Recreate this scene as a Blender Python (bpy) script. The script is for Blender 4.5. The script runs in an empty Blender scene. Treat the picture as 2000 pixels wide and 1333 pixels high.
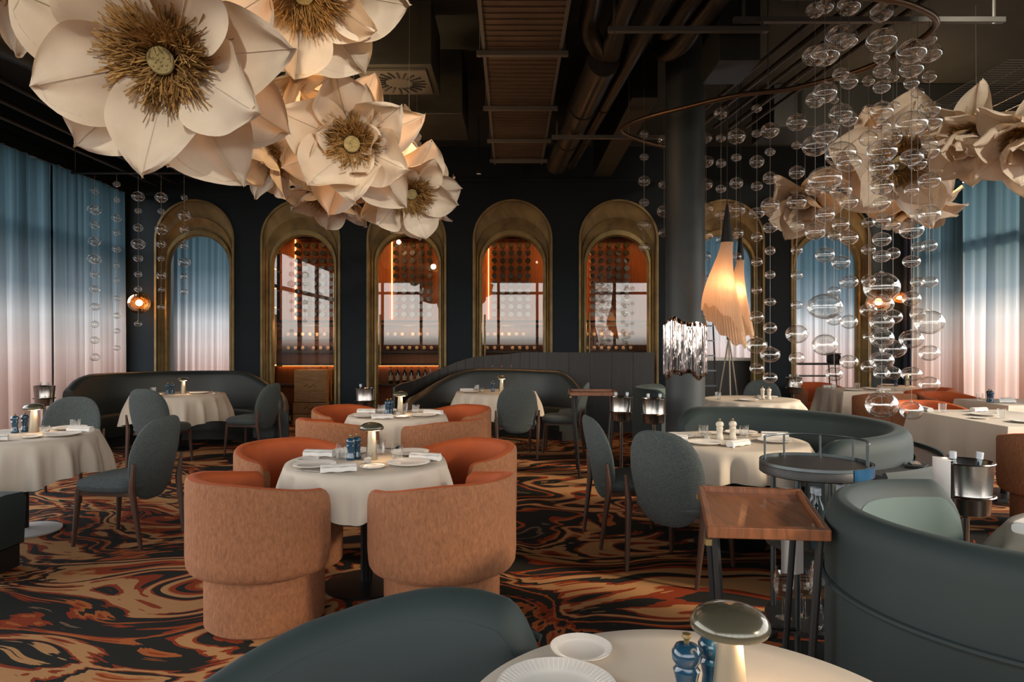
import bpy, math, random
from mathutils import Vector, Matrix, Euler, Quaternion
R = math.radians
pi = math.pi
rnd = random.Random(7)
sc = bpy.context.scene
C = sc.collection

# ---------------------------------------------------------------- camera
EYE = 1.45
FPX = 1333.0
cam = bpy.data.objects.new('camera', bpy.data.cameras.new('camera'))
cam.data.sensor_width = 36; cam.data.lens = 24; cam.data.clip_start = 0.05
cam.location = (0, 0, EYE); cam.rotation_euler = (pi/2, 0, 0)
C.objects.link(cam); sc.camera = cam

# ---------------------------------------------------------------- sky, exposure
sc.view_settings.view_transform = 'Standard'
sc.view_settings.look = 'None'
sc.view_settings.gamma = 1
sc.view_settings.use_curve_mapping = False
sc.view_settings.exposure = 0.28
w = bpy.data.worlds.new('sky'); sc.world = w; w.use_nodes = True
nt = w.node_tree; nt.nodes.clear()
wo = nt.nodes.new('ShaderNodeOutputWorld'); bg = nt.nodes.new('ShaderNodeBackground')
tc = nt.nodes.new('ShaderNodeTexCoord'); sp = nt.nodes.new('ShaderNodeSeparateXYZ')
rp = nt.nodes.new('ShaderNodeValToRGB')
nt.links.new(tc.outputs['Generated'], sp.inputs[0])
mp = nt.nodes.new('ShaderNodeMapRange')
mp.inputs[1].default_value = -1; mp.inputs[2].default_value = 1
nt.links.new(sp.outputs['Z'], mp.inputs[0]); nt.links.new(mp.outputs[0], rp.inputs[0])
e = rp.color_ramp.elements
e[0].position = 0.0; e[0].color = (0.035, 0.032, 0.03, 1)
e[1].position = 1.0; e[1].color = (0.62, 0.74, 0.90, 1)
for p_, c_ in ((0.495, (0.05, 0.047, 0.045, 1)), (0.505, (1.0, 0.93, 0.84, 1)), (0.62, (0.92, 0.92, 0.92, 1))):
    n_ = e.new(p_); n_.color = c_
nt.links.new(rp.outputs[0], bg.inputs['Color'])
bg.inputs['Strength'].default_value = 4.2
nt.links.new(bg.outputs[0], wo.inputs[0])
cy = sc.cycles
cy.max_bounces = 8; cy.diffuse_bounces = 3; cy.glossy_bounces = 4
cy.transmission_bounces = 6; cy.transparent_max_bounces = 28
cy.caustics_reflective = False; cy.caustics_refractive = False
cy.sample_clamp_indirect = 4.0
cy.use_denoising = True

def portal(loc, rot, sx, sy):
    """light portal: guides sampling of the sky through a window opening"""
    l = bpy.data.lights.new('window_portal', 'AREA'); l.shape = 'RECTANGLE'; l.size = sx; l.size_y = sy
    l.cycles.is_portal = True
    o = bpy.data.objects.new('window_portal', l); o.location = loc; o.rotation_euler = rot
    C.objects.link(o)
# window bands: behind the camera, left and right
XL, XR, YB, YF, CEIL = -6.5, 6.95, 11.4, -3.2, 4.7
portal((0.2, YF - 0.1, 2.5), (pi/2, 0, 0), 12.4, 2.3)
portal((XL - 0.1, 4.1, 2.2), (pi/2, 0, -pi/2), 14.2, 3.3)
portal((XR + 0.1, 4.1, 2.2), (pi/2, 0, pi/2), 14.2, 3.3)

# the low sun slanting in through the side windows
sun = bpy.data.objects.new('sun', bpy.data.lights.new('sun', 'SUN'))
sun.data.energy = 4.5; sun.data.angle = R(9); sun.data.color = (1.0, 0.80, 0.58)
sun.rotation_euler = Vector((-0.80, 0.36, -0.40)).to_track_quat('-Z', 'Y').to_euler()
C.objects.link(sun)

# ---------------------------------------------------------------- helpers
def tag(o, label=None, cat=None, group=None, kind=None):
    if label: o['label'] = label
    if cat: o['category'] = cat
    if group: o['group'] = group
    if kind: o['kind'] = kind
    return o

def P(px, py, d):
    return Vector(((px - 1000) / FPX * d, d, EYE - (py - 666.5) / FPX * d))

class M:
    """mesh collector"""
    def __init__(s): s.v = []; s.f = []; s.uv = {}
    def add(s, v, f):
        b = len(s.v); s.v += [tuple(x) for x in v]; s.f += [tuple(i + b for i in q) for q in f]; return s
    def box(s, c, d, rz=0.0, taper=1.0):
        x, y, z = (k / 2 for k in d); vs = []
        for k, zz in enumerate((-z, z)):
            t = 1.0 if k else taper
            for a, b in ((-1, -1), (1, -1), (1, 1), (-1, 1)):
                X, Y = a * x * t, b * y * t
                vs.append((c[0] + X * math.cos(rz) - Y * math.sin(rz), c[1] + X * math.sin(rz) + Y * math.cos(rz), c[2] + zz))
        return s.add(vs, [(3, 2, 1, 0), (4, 5, 6, 7), (0, 1, 5, 4), (1, 2, 6, 5), (2, 3, 7, 6), (3, 0, 4, 7)])
    def lathe(s, prof, n=24, c=(0, 0, 0), cap=True, sx=1, sy=1):
        vs = []; fs = []
        for r, z in prof:
            for i in range(n):
                a = 2 * pi * i / n
                vs.append((c[0] + r * sx * math.cos(a), c[1] + r * sy * math.sin(a), c[2] + z))
        for j in range(len(prof) - 1):
            for i in range(n):
                k = (i + 1) % n
                fs.append((j*n + i, j*n + k, (j+1)*n + k, (j+1)*n + i))
        if cap:
            if prof[0][0] > 1e-4: fs.append(tuple(reversed(range(n))))
            if prof[-1][0] > 1e-4: fs.append(tuple(range((len(prof)-1)*n, len(prof)*n)))
        return s.add(vs, fs)
    def tube(s, pts, r, n=8, closed=False, cap=True):
        pts = [Vector(p) for p in pts]; m = len(pts); vs = []; fs = []
        rs = r if isinstance(r, (list, tuple)) else [r] * m
        up = None
        for i, p in enumerate(pts):
            a = pts[(i-1) % m] if (closed or i > 0) else p
            b = pts[(i+1) % m] if (closed or i < m-1) else p
            t = (b - a).normalized()
            if up is None:
                up = Vector((0, 0, 1)) if abs(t.z) < 0.9 else Vector((1, 0, 0))
            sd = t.cross(up).normalized(); up = sd.cross(t).normalized()
            for k in range(n):
                an = 2*pi*k/n
                vs.append(p + sd * (rs[i]*math.cos(an)) + up * (rs[i]*math.sin(an)))
        L = m if closed else m - 1
        for i in range(L):
            j = (i+1) % m
            for k in range(n):
                q = (k+1) % n
                fs.append((i*n+k, i*n+q, j*n+q, j*n+k))
        if cap and not closed:
            fs.append(tuple(reversed(range(n)))); fs.append(tuple(range((m-1)*n, m*n)))
        return s.add(vs, fs)
    def grid(s, fn, nu, nv, cu=False):
        vs = [fn(i/nu, j/nv) for i in range(nu if cu else nu+1) for j in range(nv+1)]
        fs = []
        for i in range(nu):
            i2 = (i+1) % nu if cu else i+1
            for j in range(nv):
                fs.append((i*(nv+1)+j, i2*(nv+1)+j, i2*(nv+1)+j+1, i*(nv+1)+j+1))
        return s.add(vs, fs)
    def mesh(s, name, mat, smooth=True, bevel=0, sharp=None):
        me = bpy.data.meshes.new(name); me.from_pydata(s.v, [], s.f)
        if bevel:
            import bmesh
            b = bmesh.new(); b.from_mesh(me)
            bmesh.ops.bevel(b, geom=[x for x in b.edges if len(x.link_faces) == 2 and x.calc_face_angle(0) > 0.6],
                            offset=bevel, segments=2, affect='EDGES', profile=0.5, clamp_overlap=True)
            b.to_mesh(me); b.free()
        if isinstance(mat, (list, tuple)):
            for q in mat: me.materials.append(q)
        elif mat: me.materials.append(mat)
        if smooth:
            me.polygons.foreach_set('use_smooth', [True] * len(me.polygons))
            me.set_sharp_from_angle(angle=R(sharp or 42))
        me.update(); return me
    def obj(s, name, mat, parent=None, smooth=True, bevel=0, sharp=None):
        o = bpy.data.objects.new(name, s.mesh(name, mat, smooth, bevel, sharp)); C.objects.link(o)
        if parent: o.parent = parent
        return o

def link(name, me, parent=None, mat4=None):
    o = bpy.data.objects.new(name, me); C.objects.link(o)
    if parent: o.parent = parent
    if mat4 is not None: o.matrix_local = mat4
    return o

def empty(name, loc=(0, 0, 0), rz=0.0, scale=1.0, rot=None):
    o = bpy.data.objects.new(name, None); o.empty_display_size = 0.1; C.objects.link(o)
    o.location = loc; o.rotation_euler = rot or (0, 0, rz); o.scale = (scale,) * 3
    return o

class Kit:
    """the parts of a thing, shared as mesh data by every copy: (name, mesh, matrix, parent part index, label)"""
    def __init__(s): s.p = []
    def add(s, name, me, m4=None, par=None, label=None):
        s.p.append((name, me, m4, par, label)); return len(s.p) - 1
    def place(s, name, label, cat, loc, rz=0.0, scale=1.0, group=None, rot=None):
        r = tag(empty(name, loc, rz, scale, rot), label, cat, group); made = []
        for n, me, m4, par, lb in s.p:
            o = link(n, me, r if par is None else made[par], m4)
            if lb: o['label'] = lb
            made.append(o)
        return r

def struct(name, mb, mat, parent=None, **k):
    o = mb.obj(name, mat, parent, **k)
    o['kind'] = 'structure'
    return o

# ---------------------------------------------------------------- materials
MATS = {}
def pm(name, col, rough=0.6, metal=0.0, bump=0, bscale=60, var=0, vscale=4, sheen=0, stretch=None, spec=0.5, col2=None, emit=None, es=0, coat=0, coords='Object'):
    m = bpy.data.materials.new(name); m.use_nodes = True; t = m.node_tree; b = t.nodes['Principled BSDF']
    b.inputs['Base Color'].default_value = (*col, 1); b.inputs['Roughness'].default_value = rough
    b.inputs['Metallic'].default_value = metal; b.inputs['Specular IOR Level'].default_value = spec
    if sheen:
        b.inputs['Sheen Weight'].default_value = sheen; b.inputs['Sheen Roughness'].default_value = 0.4
        b.inputs['Sheen Tint'].default_value = (*[min(1, k * 1.5 + 0.1) for k in col], 1)
    if coat: b.inputs['Coat Weight'].default_value = coat
    if emit:
        b.inputs['Emission Color'].default_value = (*emit, 1); b.inputs['Emission Strength'].default_value = es
    if bump or var:
        tc = t.nodes.new('ShaderNodeTexCoord'); mpn = t.nodes.new('ShaderNodeMapping')
        t.links.new(tc.outputs[coords], mpn.inputs[0])
        if stretch: mpn.inputs['Scale'].default_value = stretch
        if var:
            n = t.nodes.new('ShaderNodeTexNoise'); n.inputs['Scale'].default_value = vscale; n.inputs['Detail'].default_value = 5
            n.inputs['Distortion'].default_value = 0.6
            t.links.new(mpn.outputs[0], n.inputs[0])
            r = t.nodes.new('ShaderNodeValToRGB'); e = r.color_ramp.elements
            c2 = col2 or tuple(k * (1 - var) for k in col)
            e[0].position = 0.3; e[0].color = (*c2, 1); e[1].position = 0.7; e[1].color = (*col, 1)
            t.links.new(n.outputs[0], r.inputs[0]); t.links.new(r.outputs[0], b.inputs['Base Color'])
        if bump:
            n = t.nodes.new('ShaderNodeTexNoise'); n.inputs['Scale'].default_value = bscale; n.inputs['Detail'].default_value = 3
            t.links.new(mpn.outputs[0], n.inputs[0])
            bp = t.nodes.new('ShaderNodeBump'); bp.inputs['Strength'].default_value = bump; bp.inputs['Distance'].default_value = 0.01
            t.links.new(n.outputs[0], bp.inputs['Height']); t.links.new(bp.outputs[0], b.inputs['Normal'])
    MATS[name] = m; return m

wall_m = pm('wall_paint', (0.005, 0.012, 0.018), 0.7, spec=0.3, bump=0.08, bscale=12, var=0.25, vscale=2)
ceil_m = pm('ceiling_black', (0.030, 0.036, 0.031), 0.8, var=0.3, vscale=2)
brass_m = pm('aged_brass', (0.31, 0.225, 0.095), 0.55, 0.28, var=0.5, vscale=3.5, col2=(0.16, 0.11, 0.046), bump=0.15, bscale=9)
brassb_m = pm('brass_bead', (0.29, 0.21, 0.085), 0.45, 0.5, var=0.35, vscale=6)
dark_metal = pm('dark_metal', (0.02, 0.02, 0.02), 0.4, 0.6)
duct_m = pm('duct_metal', (0.12, 0.080, 0.055), 0.55, 0.3, var=0.35, vscale=3)
ductb_m = pm('duct_black', (0.036, 0.040, 0.035), 0.42, 0.3, var=0.3, vscale=3)
pipe_m = pm('pipe_steel', (0.085, 0.076, 0.066), 0.32, 0.7, var=0.3, vscale=4)
strut_m = pm('galvanised_strut', (0.17, 0.17, 0.16), 0.4, 0.6)
rail_m = pm('copper_rail', (0.12, 0.075, 0.045), 0.35, 0.85)
steel_m = pm('polished_steel', (0.30, 0.29, 0.275), 0.2, 1.0, bump=0.03, bscale=30)
chrome_m = pm('rippled_mirror', (0.46, 0.42, 0.41), 0.07, 1.0, bump=0.8, bscale=9, stretch=(3, 3, 0.35))
boucle_m = pm('salmon_boucle', (0.345, 0.140, 0.060), 0.9, bump=0.7, bscale=95, var=0.38, vscale=75, stretch=(1, 1, .45), sheen=0.35)
velvet_m = pm('orange_velvet', (0.44, 0.080, 0.010), 0.75, var=0.25, vscale=5, sheen=0.2)
teal_m = pm('teal_velvet', (0.014, 0.027, 0.027), 0.7, var=0.15, vscale=3, sheen=0.38)
tealin_m = pm('pale_lit_teal_velvet', (0.060, 0.098, 0.090), 0.72, var=0.15, vscale=3, sheen=0.6)  # paler copy of the teal velvet, window light put into its colour
leather_m = pm('dark_green_leather', (0.020, 0.027, 0.025), 0.42, var=0.2, vscale=4, bump=0.05, bscale=80)
tweed_m = pm('teal_tweed', (0.078, 0.096, 0.094), 0.92, bump=0.4, bscale=180, var=0.55, vscale=70, stretch=(1, 1, 3.0), sheen=0.2)
wood_m = pm('walnut', (0.075, 0.032, 0.017), 0.45, var=0.5, vscale=6, stretch=(1, 1, 0.2))
traywood_m = pm('tray_walnut', (0.27, 0.095, 0.035), 0.38, var=0.55, vscale=7, stretch=(7, 0.8, 1), coat=0.2)
darkwood_m = pm('black_oak', (0.026, 0.024, 0.022), 0.5, var=0.4, vscale=8, stretch=(3, 3, 0.3))
cloth_m = pm('tablecloth_linen', (0.59, 0.515, 0.42), 0.85, bump=0.06, bscale=250, var=0.06, vscale=3)
napkin_m = pm('white_napkin', (0.74, 0.71, 0.67), 0.9, bump=0.15, bscale=120)
china_m = pm('white_china', (0.78, 0.73, 0.66), 0.22, coat=0.3)
blue_m = pm('blue_lacquer', (0.010, 0.048, 0.092), 0.16, coat=0.6)
cream_m = pm('cream_lacquer', (0.62, 0.56, 0.46), 0.3)
lampmetal_m = pm('champagne_metal', (0.34, 0.29, 0.21), 0.38, 0.6)
lampcap_m = pm('olive_bronze_cap', (0.10, 0.092, 0.06), 0.2, 0.35, coat=0.5)
black_m = pm('matt_black', (0.008, 0.008, 0.008), 0.6)
whitebase_m = pm('white_base', (0.62, 0.60, 0.57), 0.4)
column_m = pm('column_paint', (0.030, 0.040, 0.042), 0.5, var=0.15, vscale=2)
navy_m = pm('navy_drape', (0.008, 0.014, 0.032), 0.85)
crate_m = pm('pine_crate', (0.46, 0.27, 0.13), 0.65, var=0.35, vscale=5, stretch=(1, 1, 6))
bottle_m = pm('dark_bottle', (0.010, 0.012, 0.008), 0.12, coat=0.4)
bottleend_m = pm('lit_bottle_base', (0.62, 0.42, 0.26), 0.35)  # light falling on the bottle bottoms, put into a cream colour
label_m = pm('bottle_label', (0.55, 0.50, 0.40), 0.7)
amber_m = pm('amber_panel', (0.42, 0.13, 0.032), 0.5, var=0.35, vscale=5, stretch=(6, 1, 0.5))
led_m = pm('led_strip', (1, 0.6, 0.3), 0.5, emit=(1.0, 0.42, 0.13), es=5)
pod_m = pm('seed_pod', (0.42, 0.35, 0.16), 0.75, var=0.4, vscale=22, bump=0.4, bscale=25)
straw_m = pm('straw_stamen', (0.56, 0.33, 0.11), 0.8, var=0.55, vscale=9)
silver_m = pm('cutlery_silver', (0.55, 0.52, 0.48), 0.2, 1.0)
wire_m = pm('thin_wire', (0.25, 0.23, 0.21), 0.4, 0.6)
frame_m = pm('window_frame_dark', (0.015, 0.016, 0.018), 0.5)
bluepanel_m = pm('blue_glossy_band', (0.015, 0.10, 0.22), 0.22, 0.3, var=0.6, vscale=4)
foil_m = pm('gold_foil', (0.45, 0.28, 0.08), 0.3, 0.9)
grey_m = pm('rail_steel', (0.10, 0.12, 0.125), 0.35, 0.8)

def glass_like(name, tint=(1, 1, 1), lo=0.03, hi=0.85, power=2.2, rough=0.0, gcol=(1, 1, 1)):
    """thin blown or sheet glass: clear where faced, mirror-like towards the rim"""
    m = bpy.data.materials.new(name); m.use_nodes = True; t = m.node_tree; t.nodes.clear()
    o = t.nodes.new('ShaderNodeOutputMaterial'); mx = t.nodes.new('ShaderNodeMixShader')
    tr = t.nodes.new('ShaderNodeBsdfTransparent'); gl = t.nodes.new('ShaderNodeBsdfGlossy')
    tr.inputs[0].default_value = (*tint, 1); gl.inputs['Roughness'].default_value = rough; gl.inputs[0].default_value = (*gcol, 1)
    lw = t.nodes.new('ShaderNodeLayerWeight'); lw.inputs[0].default_value = 0.5
    pw = t.nodes.new('ShaderNodeMath'); pw.operation = 'POWER'; pw.inputs[1].default_value = power
    mr = t.nodes.new('ShaderNodeMapRange'); mr.inputs[3].default_value = lo; mr.inputs[4].default_value = hi
    t.links.new(lw.outputs['Facing'], pw.inputs[0]); t.links.new(pw.outputs[0], mr.inputs[0])
    t.links.new(mr.outputs[0], mx.inputs[0]); t.links.new(tr.outputs[0], mx.inputs[1]); t.links.new(gl.outputs[0], mx.inputs[2])
    t.links.new(mx.outputs[0], o.inputs[0]); MATS[name] = m; return m
bubble_m = glass_like('blown_glass', (0.97, 0.97, 0.95), 0.13, 1.0, 2.4)
pane_m = glass_like('door_glass', (0.86, 0.82, 0.76), 0.085, 0.9, 3.0)
tumbler_m = glass_like('tumbler_glass', (0.95, 0.95, 0.94), 0.06, 0.9, 2.0)
amberglass_m = glass_like('amber_globe_glass', (0.97, 0.76, 0.50), 0.22, 0.95, 1.2, gcol=(1, .72, .42))

def emissive(name, col, s):
    m = bpy.data.materials.new(name); m.use_nodes = True; t = m.node_tree; t.nodes.clear()
    o = t.nodes.new('ShaderNodeOutputMaterial'); em = t.nodes.new('ShaderNodeEmission')
    em.inputs[0].default_value = (*col, 1); em.inputs[1].default_value = s
    t.links.new(em.outputs[0], o.inputs[0]); return m
bulb_m = emissive('warm_bulb', (1.0, 0.62, 0.30), 14)
spot_m = emissive('spot_bulb', (1.0, 0.72, 0.45), 8)

def fabric(name, col, trans=0.5, ramp=None, rough=0.9, fold=None, seam=False, tcol=None):
    """woven cloth that lets light through; ramp = dyed ombre over the cloth's height"""
    m = bpy.data.materials.new(name); m.use_nodes = True; t = m.node_tree; t.nodes.clear()
    o = t.nodes.new('ShaderNodeOutputMaterial'); mx = t.nodes.new('ShaderNodeMixShader')
    df = t.nodes.new('ShaderNodeBsdfDiffuse'); tl = t.nodes.new('ShaderNodeBsdfTranslucent')
    df.inputs[0].default_value = (*col, 1); tl.inputs[0].default_value = (*(tcol or col), 1); mx.inputs[0].default_value = trans
    src = None
    if ramp:
        g = t.nodes.new('ShaderNodeNewGeometry'); s = t.nodes.new('ShaderNodeSeparateXYZ')
        t.links.new(g.outputs['Position'], s.inputs[0])
        mr = t.nodes.new('ShaderNodeMapRange'); mr.inputs[1].default_value = 0; mr.inputs[2].default_value = 4
        t.links.new(s.outputs['Z'], mr.inputs[0])
        r = t.nodes.new('ShaderNodeValToRGB'); e = r.color_ramp.elements
        e[0].position = ramp[0][0] / 4; e[0].color = (*ramp[0][1], 1); e[1].position = ramp[-1][0] / 4; e[1].color = (*ramp[-1][1], 1)
        for z, c in ramp[1:-1]:
            q = e.new(z / 4); q.color = (*c, 1)
        t.links.new(mr.outputs[0], r.inputs[0]); src = r.outputs[0]
    if seam:
        tc = t.nodes.new('ShaderNodeTexCoord'); n = t.nodes.new('ShaderNodeTexNoise'); n.inputs['Scale'].default_value = 3.0
        n.inputs['Detail'].default_value = 6
        t.links.new(tc.outputs['Object'], n.inputs[0])
        r = t.nodes.new('ShaderNodeValToRGB'); e = r.color_ramp.elements
        e[0].position = 0.35; e[0].color = (*[k * 0.80 for k in col], 1); e[1].position = 0.65; e[1].color = (*col, 1)
        t.links.new(n.outputs[0], r.inputs[0]); src = r.outputs[0]
        bp = t.nodes.new('ShaderNodeBump'); bp.inputs['Strength'].default_value = 0.35; bp.inputs['Distance'].default_value = 0.03
        t.links.new(n.outputs[0], bp.inputs['Height']); t.links.new(bp.outputs[0], df.inputs['Normal'])
    if src:
        t.links.new(src, df.inputs[0]); 
        if not tcol: t.links.new(src, tl.inputs[0])
    t.links.new(df.outputs[0], mx.inputs[1]); t.links.new(tl.outputs[0], mx.inputs[2]); t.links.new(mx.outputs[0], o.inputs[0])
    MATS[name] = m; return m
OMBRE = [(0.0, (0.40, 0.26, 0.21)), (0.9, (0.56, 0.41, 0.36)), (1.35, (0.66, 0.57, 0.54)), (1.8, (0.58, 0.58, 0.58)),
         (2.2, (0.22, 0.275, 0.31)), (2.8, (0.080, 0.132, 0.158)), (3.8, (0.040, 0.078, 0.098))]
sheer_m = fabric('ombre_sheer', (0.5, 0.5, 0.5), 0.62, OMBRE)
petal_m = fabric('petal_cloth', (0.88, 0.80, 0.68), 0.26, seam=True, tcol=(0.80, 0.50, 0.26))
seam_m = pm('petal_seam', (0.60, 0.52, 0.41), 0.9)
shade_m = fabric('pleated_shade', (0.82, 0.60, 0.42), 0.5)

def carpet():
    m = bpy.data.materials.new('marbled_carpet'); m.use_nodes = True; t = m.node_tree; b = t.nodes['Principled BSDF']
    b.inputs['Roughness'].default_value = 0.95; b.inputs['Specular IOR Level'].default_value = 0.1
    N = t.nodes.new; L = t.links.new
    g = N('ShaderNodeNewGeometry'); mp = N('ShaderNodeMapping'); L(g.outputs['Position'], mp.inputs[0])
    mp.inputs['Scale'].default_value = (0.62, 1.0, 1); mp.inputs['Rotation'].default_value = (0, 0, R(-14)); mp.inputs['Location'].default_value = (3.3, 1.7, 0)
    n1 = N('ShaderNodeTexNoise'); n1.inputs['Scale'].default_value = 0.75; n1.inputs['Detail'].default_value = 2; L(mp.outputs[0], n1.inputs[0])
    mul = N('ShaderNodeVectorMath'); mul.operation = 'MULTIPLY_ADD'; mul.inputs[1].default_value = (2.6, 2.6, 0)
    L(n1.outputs['Color'], mul.inputs[0]); L(mp.outputs[0], mul.inputs[2])
    n2 = N('ShaderNodeTexNoise'); n2.inputs['Scale'].default_value = 0.78; n2.inputs['Detail'].default_value = 2.5; n2.inputs['Distortion'].default_value = 1.2
    L(mul.outputs[0], n2.inputs[0])
    n3 = N('ShaderNodeTexNoise'); n3.inputs['Scale'].default_value = 9; n3.inputs['Detail'].default_value = 5
    mp3 = N('ShaderNodeMapping'); mp3.inputs['Scale'].default_value = (0.45, 1.4, 1); L(mul.outputs[0], mp3.inputs[0]); L(mp3.outputs[0], n3.inputs[0])
    ma = N('ShaderNodeMath'); ma.operation = 'MULTIPLY_ADD'; ma.inputs[1].default_value = 0.20; ma.inputs[2].default_value = -0.10
    L(n3.outputs[0], ma.inputs[0])
    # the breakup only in some areas, so that smooth bands alternate with ragged ones
    n4 = N('ShaderNodeTexNoise'); n4.inputs['Scale'].default_value = 0.9; L(mp.outputs[0], n4.inputs[0])
    mr = N('ShaderNodeMapRange'); mr.inputs[1].default_value = 0.42; mr.inputs[2].default_value = 0.58; L(n4.outputs[0], mr.inputs[0])
    mb = N('ShaderNodeMath'); mb.operation = 'MULTIPLY'; L(ma.outputs[0], mb.inputs[0]); L(mr.outputs[0], mb.inputs[1])
    ad = N('ShaderNodeMath'); L(n2.outputs[0], ad.inputs[0]); L(mb.outputs[0], ad.inputs[1])
    r = N('ShaderNodeValToRGB'); r.color_ramp.interpolation = 'CONSTANT'; e = r.color_ramp.elements
    blk = (0.020, 0.020, 0.017); rust = (0.24, 0.040, 0.014); tan = (0.43, 0.225, 0.095); org = (0.36, 0.105, 0.030); tpe = (0.15, 0.10, 0.060)
    stops = [(0, blk), (0.30, tpe), (0.33, blk), (0.385, rust), (0.40, org), (0.415, blk), (0.462, rust), (0.475, tan), (0.508, rust), (0.523, blk),
             (0.553, tan), (0.594, org), (0.605, rust), (0.622, blk), (0.665, rust), (0.685, org), (0.70, blk)]
    e[0].position = 0; e[0].color = (*blk, 1); e[1].position = stops[-1][0]; e[1].color = (*stops[-1][1], 1)
    for p, c in stops[1:-1]:
        q = e.new(p); q.color = (*c, 1)
    L(ad.outputs[0], r.inputs[0]); L(r.outputs[0], b.inputs['Base Color'])
    nb = N('ShaderNodeTexNoise'); nb.inputs['Scale'].default_value = 260; L(g.outputs['Position'], nb.inputs[0])
    bp = N('ShaderNodeBump'); bp.inputs['Strength'].default_value = 0.4; bp.inputs['Distance'].default_value = 0.004
    L(nb.outputs[0], bp.inputs['Height']); L(bp.outputs[0], b.inputs['Normal'])
    return m
carpet_m = carpet()

def lamp_light(name, loc, energy, col=(1, 0.62, 0.32), r=0.03, parent=None):
    l = bpy.data.lights.new(name, 'POINT'); l.energy = energy; l.color = col; l.shadow_soft_size = r
    o = bpy.data.objects.new(name, l); o.location = loc; C.objects.link(o)
    if parent: o.parent = parent
    return o

# ================================================================ THE SETTING
struct('floor', M().add([(XL-.3, YF-.3, 0), (XR+.3, YF-.3, 0), (XR+.3, 13.6, 0), (XL-.3, 13.6, 0), (XL-.3, YF-.3, -.1), (XR+.3, YF-.3, -.1), (XR+.3, 13.6, -.1), (XL-.3, 13.6, -.1)],
       [(0, 1, 2, 3), (7, 6, 5, 4), (0, 4, 5, 1), (1, 5, 6, 2), (2, 6, 7, 3), (3, 7, 4, 0)]), carpet_m, smooth=False)
struct('ceiling', M().box(((XL+XR)/2, 5.2, CEIL+.05), (XR-XL+.6, 17.4, .1)), ceil_m, smooth=False)

ARCH = [-5.30 + 1.77 * i for i in range(7)]
HWO, TOPO, HWM, TOPM, HWI, TOPI = 0.63, 3.78, 0.60, 3.53, 0.54, 3.25
NV, NA = 8, 28
def arch_pts(hw, top):
    zs = top - hw; p = [(-hw, zs * i / NV) for i in range(NV)]
    p += [(-hw * math.cos(pi * i / NA), zs + hw * math.sin(pi * i / NA)) for i in range(NA + 1)]
    p += [(hw, zs * (NV - 1 - i) / NV) for i in range(NV)]
    return p
def back_wall():
    b = M(); y0, y1 = YB, YB + .2
    pts = arch_pts(HWO, TOPO); arc = pts[NV:NV + NA + 1]; zs = TOPO - HWO
    edges = [XL] + [(ARCH[i] + ARCH[i+1]) / 2 for i in range(6)] + [XR]
    for i, cx in enumerate(ARCH):
        for y, s in ((y0, 1), (y1, -1)):
            def q(a): b.add(a if s > 0 else a[::-1], [(0, 1, 2, 3)])
            q([(edges[i], y, 0), (cx - HWO, y, 0), (cx - HWO, y, zs), (edges[i], y, zs)])
            q([(edges[i], y, zs), (cx - HWO, y, zs), (cx - HWO, y, CEIL), (edges[i], y, CEIL)])
            q([(cx + HWO, y, 0), (edges[i+1], y, 0), (edges[i+1], y, zs), (cx + HWO, y, zs)])
            q([(cx + HWO, y, zs), (edges[i+1], y, zs), (edges[i+1], y, CEIL), (cx + HWO, y, CEIL)])
            for (xa, za), (xb, zb) in zip(arc, arc[1:]):
                q([(cx + xa, y, za), (cx + xb, y, zb), (cx + xb, y, CEIL), (cx + xa, y, CEIL)])
        for (xa, za), (xb, zb) in zip(pts, pts[1:]):
            b.add([(cx + xa, y0, za), (cx + xa, y1, za), (cx + xb, y1, zb), (cx + xb, y0, zb)], [(0, 1, 2, 3)])
    return b
wall_back = struct('wall_back', back_wall(), wall_m, smooth=False)
A, Bm, Ci = arch_pts(HWO, TOPO), arch_pts(HWM, TOPM), arch_pts(HWI, TOPI)
def loft(secs):
    """secs: list of (profile, y)"""
    b = M(); n = len(secs[0][0])
    for pr, y in secs: b.v += [(x, y, z) for x, z in pr]
    for k in range(len(secs) - 1):
        for i in range(n - 1):
            b.f.append((k*n + i, k*n + i + 1, (k+1)*n + i + 1, (k+1)*n + i))
    return b
def off(pr, d, top):  return arch_pts(pr, top)
hood = loft([(arch_pts(HWO + .035, TOPO + .035), 0.0), (arch_pts(HWO + .035, TOPO + .035), -.025), (A, -.025), (A, 0.02), (arch_pts(.615, 3.66), .07), (Bm, .085)])
hood2 = loft([(Bm, .085), (arch_pts(.597, 3.525), .06), (arch_pts(.585, 3.47), .10), (arch_pts(.565, 3.36), .16), (arch_pts(.560, 3.325), .17)])
fr = loft([(arch_pts(.562, 3.327), .17), (arch_pts(.562, 3.327), .125), (arch_pts(.535, 3.25), .125), (arch_pts(.515, 3.23), .15), (arch_pts(.515, 3.23), .24)])
hood_me, hood2_me, fr_me = hood.mesh('arch_hood', brass_m), hood2.mesh('arch_hood_step', brass_m), fr.mesh('arch_inner_frame', brassb_m)
for i, cx in enumerate(ARCH):
    r = empty('trim_%d' % (i + 1), (cx, YB, 0)); r['kind'] = 'structure'
    link('arch_hood', hood_me, r); link('arch_hood_step', hood2_me, r); link('inner_frame', fr_me, r)

# cornice band and skirting on the back wall
struct('trim_8', M().box(((XL+XR)/2, YB - .03, 4.12), (XR-XL, .06, .05)), wall_m, smooth=False)

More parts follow.
